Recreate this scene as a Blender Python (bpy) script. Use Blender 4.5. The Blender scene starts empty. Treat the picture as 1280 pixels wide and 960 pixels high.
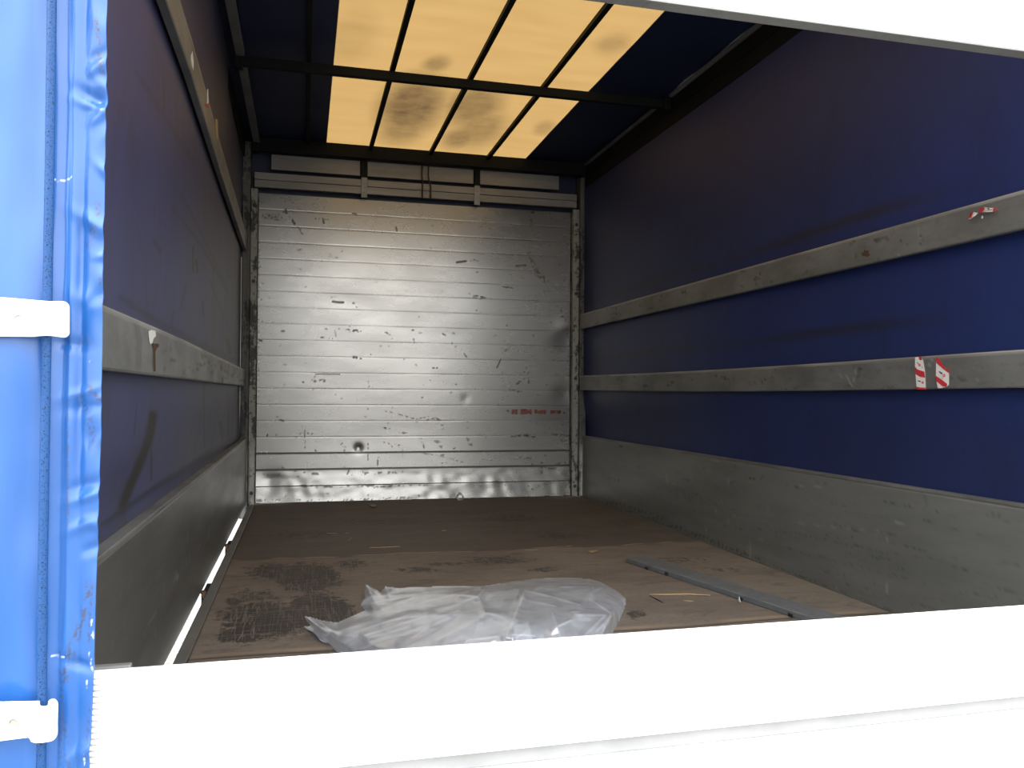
import bpy, bmesh, math, random
import numpy as np
from mathutils import Matrix, Vector, noise as mnoise

random.seed(7)
rng = np.random.default_rng(7)
S = bpy.context.scene
COL = S.collection

# ------------------------------------------------------------------ camera
FPX = 1020.826
YAW, PITCH, ROLL = map(math.radians, (14.316, 0.669, 0.417))
CAM = np.array([0.376, 0.0, 0.780])
_f = np.array([math.sin(YAW) * math.cos(PITCH), math.cos(YAW) * math.cos(PITCH), math.sin(PITCH)])
_r0 = np.array([math.cos(YAW), -math.sin(YAW), 0.0])
_u0 = np.cross(_r0, _f)
_r = _r0 * math.cos(ROLL) + _u0 * math.sin(ROLL)
_u = -_r0 * math.sin(ROLL) + _u0 * math.cos(ROLL)
cd = bpy.data.cameras.new('camera')
cd.sensor_fit = 'HORIZONTAL'
cd.sensor_width = 36.0
cd.lens = FPX / 1280.0 * 36.0
cd.clip_start = 0.02
cd.clip_end = 500
cam = bpy.data.objects.new('camera', cd)
COL.objects.link(cam)
m = Matrix.Identity(4)
for i in range(3):
    m[i][0], m[i][1], m[i][2], m[i][3] = _r[i], _u[i], -_f[i], CAM[i]
cam.matrix_world = m
S.camera = cam

# ------------------------------------------------------------------ sky, sun, exposure
SKY = 6.0
SUN = 5.0
w = bpy.data.worlds.new('sky')
S.world = w
w.use_nodes = True
nt = w.node_tree
nt.nodes.clear()
out = nt.nodes.new('ShaderNodeOutputWorld')
bg = nt.nodes.new('ShaderNodeBackground')
tc = nt.nodes.new('ShaderNodeTexCoord')
sx = nt.nodes.new('ShaderNodeSeparateXYZ')
cr = nt.nodes.new('ShaderNodeValToRGB')
cr.color_ramp.elements[0].position = 0.0
cr.color_ramp.elements[0].color = (0.645, 0.645, 0.63, 1)
cr.color_ramp.elements[1].position = 0.9
cr.color_ramp.elements[1].color = (1.12, 1.17, 1.22, 1)
nt.links.new(tc.outputs['Generated'], sx.inputs[0])
nt.links.new(sx.outputs['Z'], cr.inputs[0])
nt.links.new(cr.outputs[0], bg.inputs['Color'])
bg.inputs['Strength'].default_value = SKY
nt.links.new(bg.outputs[0], out.inputs[0])
sd = bpy.data.lights.new('sun', 'SUN')
sd.energy = SUN
sd.angle = math.radians(2.0)
sd.color = (1.0, 0.95, 0.86)
sun = bpy.data.objects.new('sun', sd)
COL.objects.link(sun)
# light comes from the left of the truck, high, just grazing the open rear
sun.rotation_euler = Vector((-0.65, -0.13, 0.75)).to_track_quat('Z', 'Y').to_euler()

S.view_settings.view_transform = 'Standard'
S.view_settings.look = 'None'
S.view_settings.exposure = 0.0
S.view_settings.gamma = 1.0
S.view_settings.use_curve_mapping = False
S.cycles.max_bounces = 10
S.cycles.diffuse_bounces = 6
S.cycles.glossy_bounces = 4
S.cycles.transparent_max_bounces = 16
S.cycles.use_denoising = True


# ------------------------------------------------------------------ helpers: pixels
def proj(P):
    d = np.asarray(P, float) - CAM
    z = d @ _f
    return np.stack([640 + FPX * (d @ _r) / z, 480 - FPX * (d @ _u) / z], -1)


def ray(x, y):
    return _f + _r * (x - 640) / FPX + _u * (480 - y) / FPX


def onx(x, y, X):
    d = ray(x, y)
    return CAM + d * (X - CAM[0]) / d[0]


def ony(x, y, Y):
    d = ray(x, y)
    return CAM + d * (Y - CAM[1]) / d[1]


def onz(x, y, Z):
    d = ray(x, y)
    return CAM + d * (Z - CAM[2]) / d[2]


def fbm(P, scale, octaves=3, seed=0.0):
    """noise for an (n,3) array"""
    P = np.asarray(P, float) * scale + seed * 17.3
    return np.array([mnoise.fractal(Vector(p), 1.0, 2.0, octaves) for p in P])


def snoise(a, b, seed, k=10, lo=1.0, hi=6.0):
    """cheap smooth vector noise: sum of random sinusoids"""
    g = np.random.default_rng(seed)
    o = np.zeros(np.broadcast(a, b).shape)
    for _ in range(k):
        th = g.uniform(0, 2 * math.pi)
        fr = g.uniform(lo, hi)
        o = o + np.sin(fr * (a * math.cos(th) + b * math.sin(th)) + g.uniform(0, 6.28))
    return o / math.sqrt(k)


# ------------------------------------------------------------------ helpers: objects
def tag(o, label=None, cat=None, group=None, kind=None):
    if label:
        o['label'] = label
    if cat:
        o['category'] = cat
    if group:
        o['group'] = group
    if kind:
        o['kind'] = kind
    return o


def empty(name, loc, label, cat, group=None, kind=None):
    o = bpy.data.objects.new(name, None)
    o.empty_display_size = 0.05
    o.location = loc
    COL.objects.link(o)
    return tag(o, label, cat, group, kind)


def link_mesh(name, me, mat, parent=None):
    o = bpy.data.objects.new(name, me)
    COL.objects.link(o)
    for mm in (mat if isinstance(mat, (list, tuple)) else [mat]):
        me.materials.append(mm)
    if parent is not None:
        o.parent = parent
        # parents are Empties that only carry a location: keep world coordinates
        off = Vector(parent.location)
        pp = parent.parent
        while pp is not None:
            off += Vector(pp.location)
            pp = pp.parent
        o.matrix_parent_inverse = Matrix.Translation(-off)
    return o


class MB:
    """collects geometry of ONE mesh"""

    def __init__(self):
        self.bm = bmesh.new()

    def box(self, x0, x1, y0, y1, z0, z1, bev=0.0, seg=2):
        b = bmesh.new()
        bmesh.ops.create_cube(b, size=1.0)
        for v in b.verts:
            v.co = Vector(((x0 + x1) / 2 + v.co.x * (x1 - x0), (y0 + y1) / 2 + v.co.y * (y1 - y0), (z0 + z1) / 2 + v.co.z * (z1 - z0)))
        if bev > 0:
            bmesh.ops.bevel(b, geom=list(b.edges), offset=bev, segments=seg, profile=0.5, affect='EDGES')
        self._add(b)
        return self

    def _add(self, b):
        me = bpy.data.meshes.new('tmp')
        b.to_mesh(me)
        b.free()
        self.bm.from_mesh(me)
        bpy.data.meshes.remove(me)

    def sweep(self, profile, path, closed=True, caps=True):
        """profile: list of (a,b) offsets; path: list of (origin, axisA, axisB)"""
        rings = []
        for o, A, B in path:
            o, A, B = Vector(o), Vector(A), Vector(B)
            rings.append([self.bm.verts.new(o + A * a + B * b) for a, b in profile])
        n = len(profile)
        for r0, r1 in zip(rings, rings[1:]):
            for i in range(n if closed else n - 1):
                j = (i + 1) % n
                self.bm.faces.new((r0[i], r0[j], r1[j], r1[i]))
        if caps and closed:
            self.bm.faces.new(rings[0][::-1])
            self.bm.faces.new(rings[-1])
        return self

    def tube(self, pts, r, seg=10, caps=True):
        pts = [Vector(p) for p in pts]
        prof = [(math.cos(2 * math.pi * i / seg), math.sin(2 * math.pi * i / seg)) for i in range(seg)]
        path = []
        ref = None
        for i, p in enumerate(pts):
            t = (pts[min(i + 1, len(pts) - 1)] - pts[max(i - 1, 0)]).normalized()
            if ref is None:
                ref = Vector((0, 0, 1)) if abs(t.z) < 0.9 else Vector((1, 0, 0))
            A = (ref - t * ref.dot(t)).normalized()
            B = t.cross(A)
            rr = r[i] if isinstance(r, (list, tuple)) else r
            path.append((p, A * rr, B * rr))
            ref = A
        return self.sweep(prof, path, True, caps)

    def ring(self, c, R, r, ax=(0, 0, 1), seg=28, k=8):
        c = Vector(c)
        q = Vector((0, 0, 1)).rotation_difference(Vector(ax).normalized())
        path = []
        rings = []
        for i in range(seg):
            a = 2 * math.pi * i / seg
            d = q @ Vector((math.cos(a), math.sin(a), 0))
            n = q @ Vector((0, 0, 1))
            rings.append([self.bm.verts.new(c + d * (R + r * math.cos(2 * math.pi * j / k)) + n * r * math.sin(2 * math.pi * j / k)) for j in range(k)])
        for i in range(seg):
            r0, r1 = rings[i], rings[(i + 1) % seg]
            for j in range(k):
                self.bm.faces.new((r0[j], r0[(j + 1) % k], r1[(j + 1) % k], r1[j]))
        return self

    def prism(self, outline, vec, bev=0.0):
        """outline: list of 3D points, extruded by vec"""
        b = bmesh.new()
        vs = [b.verts.new(Vector(p)) for p in outline]
        f = b.faces.new(vs)
        ret = bmesh.ops.extrude_face_region(b, geom=[f])
        bmesh.ops.translate(b, vec=Vector(vec), verts=[g for g in ret['geom'] if isinstance(g, bmesh.types.BMVert)])
        if bev > 0:
            bmesh.ops.bevel(b, geom=list(b.edges), offset=bev, segments=2, profile=0.5, affect='EDGES')
        self._add(b)
        return self

    def cyl(self, p0, p1, r, seg=20, bev=0.0):
        return self.tube([p0, p1], r, seg)

    def build(self, name, mat, parent=None, smooth=False, angle=40):
        bmesh.ops.recalc_face_normals(self.bm, faces=self.bm.faces)
        me = bpy.data.meshes.new(name)
        self.bm.to_mesh(me)
        self.bm.free()
        if smooth:
            me.polygons.foreach_set('use_smooth', [True] * len(me.polygons))
            try:
                me.set_sharp_from_angle(angle=math.radians(angle))
            except Exception:
                pass
        return link_mesh(name, me, mat, parent)


def sheet_mesh(name, P, attrs=None, back=None, smooth=True):
    """P (n,m,3) grid; back = vector offset for a closed sheet with thickness"""
    n, mm = P.shape[:2]
    V = P.reshape(-1, 3)
    idx = np.arange(n * mm).reshape(n, mm)
    q = np.stack([idx[:-1, :-1], idx[1:, :-1], idx[1:, 1:], idx[:-1, 1:]], -1).reshape(-1, 4)
    if back is not None:
        N = n * mm
        # coarse back: only the border, joined by a ring and one n-gon
        border = list(idx[:, 0]) + list(idx[-1, 1:]) + list(idx[-2::-1, -1]) + list(idx[0, -2:0:-1])
        B = V[border] + np.asarray(back)
        V = np.vstack([V, B])
        nb = len(border)
        ring = [(border[i], N + i, N + (i + 1) % nb, border[(i + 1) % nb]) for i in range(nb)]
        faces = [tuple(int(i) for i in f) for f in q] + [tuple(int(i) for i in f) for f in ring] + [tuple(range(N, N + nb))]
    else:
        faces = [tuple(int(i) for i in f) for f in q]
    me = bpy.data.meshes.new(name)
    me.from_pydata(V.tolist(), [], faces)
    for k, a in (attrs or {}).items():
        a = np.asarray(a, np.float32)
        a = a.reshape(n * mm, -1)
        if a.shape[1] == 1:
            at = me.attributes.new(k, 'FLOAT', 'POINT')
            d = np.zeros(len(V), np.float32)
            d[:n * mm] = a[:, 0]
            at.data.foreach_set('value', d)
    if smooth:
        me.polygons.foreach_set('use_smooth', [True] * len(me.polygons))
    me.update()
    return me


def thick(o, t=0.002):
    m_ = o.modifiers.new('thickness', 'SOLIDIFY')
    m_.thickness = t
    m_.offset = 0
    return o


def paint(A, PX, pts, width, strength, breakup=0.0, seed=1, soft=0.5):
    """wear mark: polyline in photo pixels, on the surface points PX (...,2)"""
    pts = np.asarray(pts, float)
    lo = pts.min(0) - width * 2 - 2
    hi = pts.max(0) + width * 2 + 2
    sel = np.all((PX > lo) & (PX < hi), -1)
    if not sel.any():
        return
    q = PX[sel]
    best = np.full(len(q), 1e9)
    for a, b in zip(pts[:-1], pts[1:]):
        ab = b - a
        t = np.clip(((q - a) @ ab) / max(ab @ ab, 1e-9), 0, 1)
        best = np.minimum(best, np.linalg.norm(q - (a + t[:, None] * ab), axis=1))
    v = np.clip((width - best) / max(width * soft, 0.3), 0, 1) * strength
    if breakup > 0:
        nz = snoise(q[:, 0], q[:, 1], seed, 14, 0.25, 1.6)
        v = v * np.clip(0.5 + (nz - breakup) * 1.6, 0, 1)
    A[sel] = np.maximum(A[sel], v)


def child_fix(o, parent):
    """grandchild placed in world coordinates"""
    o.parent = parent
    chain = Matrix.Identity(4)
    p_ = parent
    mats = []
    while p_ is not None:
        mats.append(p_)
        p_ = p_.parent
    for q in reversed(mats):
        chain = chain @ q.matrix_parent_inverse @ Matrix.Translation(q.location)
    o.matrix_parent_inverse = chain.inverted()


# ------------------------------------------------------------------ helpers: materials
class NT:
    def __init__(self, name):
        self.m = bpy.data.materials.new(name)
        self.m.use_nodes = True
        self.t = self.m.node_tree
        self.t.nodes.clear()
        self.out = self.n('ShaderNodeOutputMaterial')

    def n(self, typ, **kw):
        nd = self.t.nodes.new(typ)
        for k, v in kw.items():
            if hasattr(nd, k):
                setattr(nd, k, v)
        return nd

    def l(self, a, b):
        self.t.links.new(a, b)

    def val(self, sock, v):
        if hasattr(v, 'links') or hasattr(v, 'is_output'):
            self.l(v, sock)
        elif isinstance(v, (tuple, list)) and len(v) == 3 and sock.type == 'RGBA':
            sock.default_value = (*v, 1)
        else:
            sock.default_value = v

    def coords(self, scale=(1, 1, 1)):
        tc = self.n('ShaderNodeTexCoord')
        mp = self.n('ShaderNodeMapping')
        mp.inputs['Scale'].default_value = scale
        self.l(tc.outputs['Object'], mp.inputs['Vector'])
        return mp.outputs[0]

    def noise(self, scale=5, detail=4, rough=0.6, map=(1, 1, 1), distort=0.0):
        nd = self.n('ShaderNodeTexNoise')
        nd.inputs['Scale'].default_value = scale
        nd.inputs['Detail'].default_value = detail
        nd.inputs['Roughness'].default_value = rough
        nd.inputs['Distortion'].default_value = distort
        self.l(self.coords(map), nd.inputs['Vector'])
        return nd.outputs[0]

    def voro(self, scale=5, map=(1, 1, 1), feature='F1'):
        nd = self.n('ShaderNodeTexVoronoi')
        nd.feature = feature
        nd.inputs['Scale'].default_value = scale
        self.l(self.coords(map), nd.inputs['Vector'])
        return nd.outputs['Distance']

    def ramp(self, x, a, b):
        """map x from [a,b] to [0,1], clamped"""
        nd = self.n('ShaderNodeMapRange')
        nd.clamp = True
        self.val(nd.inputs[0], x)
        nd.inputs[1].default_value = a
        nd.inputs[2].default_value = b
        return nd.outputs[0]

    def math(self, op, a, b=0.0):
        nd = self.n('ShaderNodeMath')
        nd.operation = op
        self.val(nd.inputs[0], a)
        self.val(nd.inputs[1], b)
        return nd.outputs[0]

    def mix(self, f, a, b):
        nd = self.n('ShaderNodeMix')
        nd.data_type = 'RGBA'
        self.val(nd.inputs[0], f)
        self.val(nd.inputs[6], a)
        self.val(nd.inputs[7], b)
        return nd.outputs[2]

    def attr(self, name):
        nd = self.n('ShaderNodeAttribute')
        nd.attribute_name = name
        return nd.outputs['Fac']

    def bump(self, h, strength=0.3, dist=0.01):
        nd = self.n('ShaderNodeBump')
        nd.inputs['Strength'].default_value = strength
        nd.inputs['Distance'].default_value = dist
        self.l(h, nd.inputs['Height'])
        return nd.outputs[0]

    def bsdf(self, color, rough=0.5, metal=0.0, normal=None, spec=0.5, **kw):
        b = self.n('ShaderNodeBsdfPrincipled')
        self.val(b.inputs['Base Color'], color)
        self.val(b.inputs['Roughness'], rough)
        self.val(b.inputs['Metallic'], metal)
        b.inputs['Specular IOR Level'].default_value = spec
        if normal is not None:
            self.l(normal, b.inputs['Normal'])
        for k, v in kw.items():
            self.val(b.inputs[k], v)
        return b.outputs[0]

    def done(self, sh):
        self.l(sh, self.out.inputs['Surface'])
        return self.m


def m_metal(name, base, dark, rough=0.42, metal=0.8, streak=(1, 1, 1), amount=0.6, use_attr=True, wear=0.5, light=None, bump=0.06, spec=0.5):
    t = NT(name)
    n1 = t.noise(3.0, 5, 0.6, streak)
    n2 = t.noise(22.0, 4, 0.7, streak)
    c = t.mix(t.math('MULTIPLY', t.ramp(n1, 0.35, 0.75), amount), base, dark)
    c = t.mix(t.math('MULTIPLY', t.ramp(n2, 0.55, 0.8), wear), c, dark)
    mt = metal
    rg = t.math('ADD', t.math('MULTIPLY', n1, 0.18), rough - 0.09)
    if use_attr:
        a = t.attr('dirt')
        c = t.mix(a, c, (0.015, 0.014, 0.013))
        mt = t.math('MULTIPLY', t.math('SUBTRACT', 1.0, a), metal)
        if light:
            b = t.attr('scratch')
            c = t.mix(b, c, light)
    nb = t.bump(n2, bump, 0.004) if bump > 0 else None
    return t.done(t.bsdf(c, rg, mt, nb, spec))


# aluminium of the headboard
M_HEAD = m_metal('headboard_aluminium', (0.290, 0.283, 0.266), (0.215, 0.211, 0.202), 0.27, 0.90, (0.7, 1, 2.2), 0.3, True, 0.10, bump=0.0)
M_SIDE = m_metal('sideboard_aluminium', (0.26, 0.268, 0.258), (0.16, 0.166, 0.16), 0.46, 0.45, (1, 0.5, 3), 0.7, True, 0.5, (0.42, 0.43, 0.41))
M_SIDEL = m_metal('sideboard_aluminium_shaded', (0.18, 0.185, 0.178), (0.115, 0.118, 0.114), 0.40, 0.6, (1, 0.5, 3), 0.7, True, 0.4, (0.40, 0.41, 0.39))  # darker copy of the sideboard metal; left side's shade set in the colour
M_RAIL = m_metal('rail_aluminium', (0.265, 0.27, 0.262), (0.105, 0.107, 0.103), 0.48, 0.45, (1, 0.9, 2), 0.8, True, 0.6, (0.42, 0.42, 0.40))
M_GREY = m_metal('grey_steel', (0.25, 0.248, 0.235), (0.14, 0.137, 0.127), 0.5, 0.4, (1, 1, 1), 0.6, False)
M_BEAM = m_metal('dark_roof_steel', (0.009, 0.010, 0.010), (0.006, 0.007, 0.007), 0.6, 0.0, (1, 1, 1), 0.6, False, spec=0.12)
M_ZINC = m_metal('zinc_steel', (0.55, 0.55, 0.52), (0.30, 0.29, 0.27), 0.35, 0.8, (1, 1, 1), 0.5, False)
M_HEADER = m_metal('header_plate', (0.26, 0.25, 0.235), (0.12, 0.115, 0.11), 0.5, 0.3, (0.6, 1, 4), 0.7, False)


def m_paint_rust(name, base, rust):
    t = NT(name)
    n1 = t.noise(9.0, 6, 0.7, (1, 1, 0.35))
    n2 = t.noise(40.0, 4, 0.7)
    k = t.math('ADD', t.math('MULTIPLY', n1, 0.75), t.math('MULTIPLY', n2, 0.25))
    c = t.mix(t.ramp(n2, 0.4, 0.75), base, tuple(v * 0.65 for v in base))
    c = t.mix(t.ramp(k, 0.505, 0.54), c, rust)
    return t.done(t.bsdf(c, 0.55, 0.1, t.bump(k, 0.3, 0.004)))


M_POST = m_paint_rust('chipped_grey_paint', (0.26, 0.26, 0.24), (0.035, 0.035, 0.028))
M_POSTD = m_paint_rust('rusty_channel', (0.10, 0.10, 0.09), (0.015, 0.017, 0.015))


def m_curtain(name, base, dusty, trans=0.02, smudge=0.3):
    t = NT(name)
    n1 = t.noise(1.6, 5, 0.6)
    n2 = t.noise(90.0, 2, 0.5)
    a = t.attr('dirt')
    b = t.attr('dust')
    c = t.mix(t.math('MULTIPLY', t.ramp(n1, 0.35, 0.75), 0.35), base, tuple(v * 0.6 for v in base))
    c = t.mix(b, c, dusty)
    n3 = t.noise(3.5, 6, 0.7, (1, 1.6, 0.6), 0.8)
    c = t.mix(t.math('MULTIPLY', t.ramp(n3, 0.5, 0.72), smudge), c, tuple(v * 0.35 for v in dusty))
    c = t.mix(a, c, (0.018, 0.017, 0.016))
    nb = t.bump(n2, 0.05, 0.002)
    p = t.bsdf(c, 0.48, 0.0, nb, 0.5)
    tr = t.n('ShaderNodeBsdfTranslucent')
    t.val(tr.inputs['Color'], c)
    mx = t.n('ShaderNodeMixShader')
    mx.inputs[0].default_value = trans
    t.l(p, mx.inputs[1])
    t.l(tr.outputs[0], mx.inputs[2])
    return t.done(mx.outputs[0])


M_CURT = m_curtain('blue_curtain_right', (0.014, 0.029, 0.130), (0.020, 0.021, 0.024), 0.03, 0.3)
M_CURL = m_curtain('blue_curtain_left', (0.047, 0.054, 0.150), (0.092, 0.089, 0.086), 0.03, 0.65)


def m_roof():
    t = NT('roof_cover')
    k = t.attr('clear')
    st = t.attr('stain')
    n1 = t.noise(2.0, 5, 0.6, (1, 5, 1))
    n2 = t.noise(9.0, 6, 0.75)
    y = t.mix(t.math('MULTIPLY', t.ramp(n1, 0.35, 0.7), 0.55), (0.395, 0.245, 0.091), (0.32, 0.19, 0.066))
    sm = t.math('MULTIPLY', st, t.math('ADD', 0.55, t.math('MULTIPLY', n2, 1.3)))
    y = t.mix(sm, y, (0.055, 0.034, 0.018))
    tr = t.n('ShaderNodeBsdfTranslucent')
    t.val(tr.inputs['Color'], y)
    df = t.n('ShaderNodeBsdfDiffuse')
    t.val(df.inputs['Color'], t.mix(sm, (0.26, 0.19, 0.10), (0.10, 0.07, 0.04)))
    m1 = t.n('ShaderNodeMixShader')
    m1.inputs[0].default_value = 0.74
    t.l(tr.outputs[0], m1.inputs[1])
    t.l(df.outputs[0], m1.inputs[2])
    blue = t.bsdf((0.010, 0.018, 0.060), 0.55)
    m2 = t.n('ShaderNodeMixShader')
    t.l(k, m2.inputs[0])
    t.l(blue, m2.inputs[1])
    t.l(m1.outputs[0], m2.inputs[2])
    return t.done(m2.outputs[0])


M_ROOF = m_roof()


def m_floor():
    t = NT('worn_plywood')
    a = t.attr('dirt')
    wn = t.noise(2.6, 7, 0.7, (0.8, 1.5, 1))
    ws = t.noise(7.0, 7, 0.75, (0.7, 1.8, 1), 0.6)
    fine = t.noise(60.0, 4, 0.7, (0.9, 1.3, 1))
    c = t.mix(t.ramp(wn, 0.35, 0.7), (0.262, 0.220, 0.182), (0.165, 0.139, 0.118))
    c = t.mix(t.math('MULTIPLY', t.ramp(ws, 0.52, 0.75), 0.75), c, (0.070, 0.060, 0.053))
    c = t.mix(t.math('MULTIPLY', t.ramp(fine, 0.5, 0.8), 0.45), c, (0.060, 0.050, 0.042))
    # the farther plywood sheets are greyer and darker
    c = t.mix(t.attr('sheet'), c, (0.062, 0.055, 0.049))
    # film coating left in patches, scratched through by thin lines
    brk = t.noise(26.0, 5, 0.75, (1.0, 0.9, 1))
    sc1 = t.noise(30.0, 3, 0.5, (2.2, 0.09, 1), 0.4)
    sc2 = t.noise(30.0, 3, 0.5, (0.09, 2.2, 1), 0.4)
    line1 = t.ramp(t.math('ABSOLUTE', t.math('SUBTRACT', sc1, 0.5)), 0.030, 0.008)
    line2 = t.ramp(t.math('ABSOLUTE', t.math('SUBTRACT', sc2, 0.5)), 0.022, 0.006)
    lines = t.math('MAXIMUM', line1, line2)
    pm = t.ramp(t.math('ADD', a, t.math('MULTIPLY', t.math('SUBTRACT', brk, 0.5), 1.6)), 0.42, 0.56)
    pm = t.math('MULTIPLY', pm, t.math('SUBTRACT', 1.0, t.math('MULTIPLY', lines, 0.75)))
    c = t.mix(pm, c, (0.062, 0.057, 0.053))
    c = t.mix(t.attr('edge'), c, (0.40, 0.30, 0.20))
    c = t.mix(t.attr('seam'), c, (0.02, 0.017, 0.015))
    h = t.math('ADD', fine, t.math('MULTIPLY', pm, 0.3))
    return t.done(t.bsdf(c, 0.58, 0.0, t.bump(h, 0.18, 0.004), 0.2))


M_FLOOR = m_floor()


def m_simple(name, col, rough=0.5, metal=0.0, var=0.2, scale=20, bump=0.05, spec=0.5, map=(1, 1, 1), **kw):
    t = NT(name)
    n1 = t.noise(scale, 4, 0.6, map)
    c = t.mix(t.math('MULTIPLY', t.ramp(n1, 0.4, 0.75), var * 2), col, tuple(v * 0.55 for v in col))
    return t.done(t.bsdf(c, rough, metal, t.bump(n1, bump, 0.004), spec, **kw))


M_WHITE = m_simple('white_painted_board', (0.82, 0.83, 0.82), 0.42, 0.0, 0.05, 9, 0.02)
M_LGREY = m_simple('light_grey_profile', (0.30, 0.30, 0.30), 0.5, 0.0, 0.2, 14, 0.03)
M_STRAP = m_simple('white_plastic_strap', (0.86, 0.85, 0.82), 0.4, 0.0, 0.03, 30, 0.02)
M_DARKB = m_simple('dark_grey_board', (0.15, 0.16, 0.168), 0.62, 0.0, 0.25, 25, 0.15)
M_STRAW = m_simple('pale_wood_splinter', (0.44, 0.30, 0.16), 0.6, 0, 0.2, 60)
M_BLACK = m_simple('black_rubber', (0.012, 0.012, 0.013), 0.5, 0, 0.1, 40)
M_PAPER = m_simple('white_paper', (0.74, 0.73, 0.70), 0.7, 0, 0.1, 40)
M_RED = m_simple('red_print', (0.55, 0.035, 0.045), 0.5, 0, 0.15, 60)
M_INK = m_simple('dark_print', (0.06, 0.06, 0.08), 0.6, 0, 0.1, 60)
M_STENCIL = m_simple('faded_red_stencil', (0.36, 0.085, 0.06), 0.6, 0, 0.45, 130)
M_RUST = m_simple('rust', (0.085, 0.045, 0.025), 0.8, 0, 0.3, 50)
M_NAVY = m_simple('navy_front_tarp', (0.007, 0.014, 0.045), 0.5, 0, 0.2, 5, 0.02)


def m_tarp():
    t = NT('blue_rear_tarp')
    n1 = t.noise(14.0, 5, 0.6)
    n2 = t.noise(300.0, 2, 0.5)
    c = t.mix(t.math('MULTIPLY', t.ramp(n1, 0.4, 0.75), 0.3), (0.015, 0.095, 0.32), (0.011, 0.070, 0.27))
    a = t.math('MULTIPLY', t.math('MULTIPLY', t.attr('dirt'), 1.5), t.ramp(t.noise(60, 4, 0.7), 0.05, 0.6))
    c = t.mix(a, c, (0.040, 0.038, 0.042))
    c = t.mix(t.attr('chip'), c, (0.55, 0.60, 0.70))
    return t.done(t.bsdf(c, 0.34, 0.0, t.bump(n2, 0.05, 0.0006), 0.7))


M_TARP = m_tarp()


def m_rope():
    t = NT('blue_woven_rope')
    v = t.noise(700.0, 2, 0.6)
    c = t.mix(t.ramp(v, 0.56, 0.64), (0.012, 0.060, 0.19), (0.003, 0.010, 0.035))
    return t.done(t.bsdf(c, 0.6, 0.0, t.bump(v, 0.3, 0.001), 0.3))


M_ROPE = m_rope()


def m_gravel():
    t = NT('pale_gravel')
    v = t.voro(38.0)
    n = t.noise(6.0, 5, 0.6)
    c = t.mix(t.ramp(v, 0.25, 0.7), (0.30, 0.288, 0.27), (0.12, 0.113, 0.105))
    c = t.mix(t.math('MULTIPLY', t.ramp(n, 0.4, 0.7), 0.3), c, (0.25, 0.24, 0.22))
    return t.done(t.bsdf(c, 0.9, 0.0, t.bump(v, 0.4, 0.02), 0.2))


M_GRAVEL = m_gravel()


def m_plastic():
    t = NT('clear_plastic_film')
    n1 = t.noise(9.0, 4, 0.6)
    tr = t.n('ShaderNodeBsdfTransparent')
    t.val(tr.inputs['Color'], (0.97, 0.98, 1.0))
    df = t.n('ShaderNodeBsdfDiffuse')
    t.val(df.inputs['Color'], (0.86, 0.90, 0.98))
    tl = t.n('ShaderNodeBsdfTranslucent')
    t.val(tl.inputs['Color'], (0.86, 0.90, 0.98))
    md = t.n('ShaderNodeMixShader')
    md.inputs[0].default_value = 0.35
    t.l(df.outputs[0], md.inputs[1])
    t.l(tl.outputs[0], md.inputs[2])
    m1 = t.n('ShaderNodeMixShader')
    lw = t.n('ShaderNodeLayerWeight')
    lw.inputs[0].default_value = 0.45
    f = t.math('ADD', t.math('MULTIPLY', t.attr('crease'), 0.7), t.math('ADD', t.math('MULTIPLY', lw.outputs['Facing'], 0.30), t.math('ADD', 0.03, t.math('MULTIPLY', n1, 0.62))))  # whitened creases and painted glints raise the film's opacity
    t.l(f, m1.inputs[0])
    t.l(tr.outputs[0], m1.inputs[1])
    t.l(md.outputs[0], m1.inputs[2])
    gl = t.n('ShaderNodeBsdfGlossy')
    gl.inputs['Roughness'].default_value = 0.13
    gl.inputs['Color'].default_value = (1, 1, 1, 1)
    fr = t.n('ShaderNodeLayerWeight')
    fr.inputs[0].default_value = 0.5
    fc = t.math('ADD', 0.12, t.math('MULTIPLY', t.math('POWER', fr.outputs['Facing'], 4.0), 0.55))
    m2 = t.n('ShaderNodeMixShader')
    t.l(fc, m2.inputs[0])
    t.l(m1.outputs[0], m2.inputs[1])
    t.l(gl.outputs[0], m2.inputs[2])
    return t.done(m2.outputs[0])


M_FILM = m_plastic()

# =========================================================================== STRUCTURE
W = 2.46            # inner width between the curtains
Y0, Y1 = 1.03, 6.0  # tailboard inner face, headboard face
ZR = 2.56           # roof cover
ZB = 0.46           # dropside top

# ground
b = MB()
b.box(-60, 60, -60, 80, -1.25, -1.15)
tag(b.build('ground', M_GRAVEL), 'pale sunlit gravel ground seen through the floor slot', 'ground', kind='structure')

# floor: plywood sheets with two joints across
gx = np.linspace(0.058, 2.4395, 300)
gy = np.concatenate([np.linspace(1.035, 2.3, 60, endpoint=False), np.linspace(2.3, 6.0, 440)])
X, Y = np.meshgrid(gx, gy, indexing='ij')
P = np.stack([X, Y, np.zeros_like(X)], -1)
px = proj(P)
dirt = np.zeros(X.shape)
edge = np.zeros(X.shape)
seam = np.zeros(X.shape)


def blob(A, cx, cy, rx, ry, s, ang=0.0):
    dx, dy = px[..., 0] - cx, px[..., 1] - cy
    c, s_ = math.cos(ang), math.sin(ang)
    u, v = (dx * c + dy * s_) / rx, (-dx * s_ + dy * c) / ry
    A[:] = np.maximum(A, s * np.clip(1.35 - np.sqrt(u * u + v * v), 0, 1))


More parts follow.
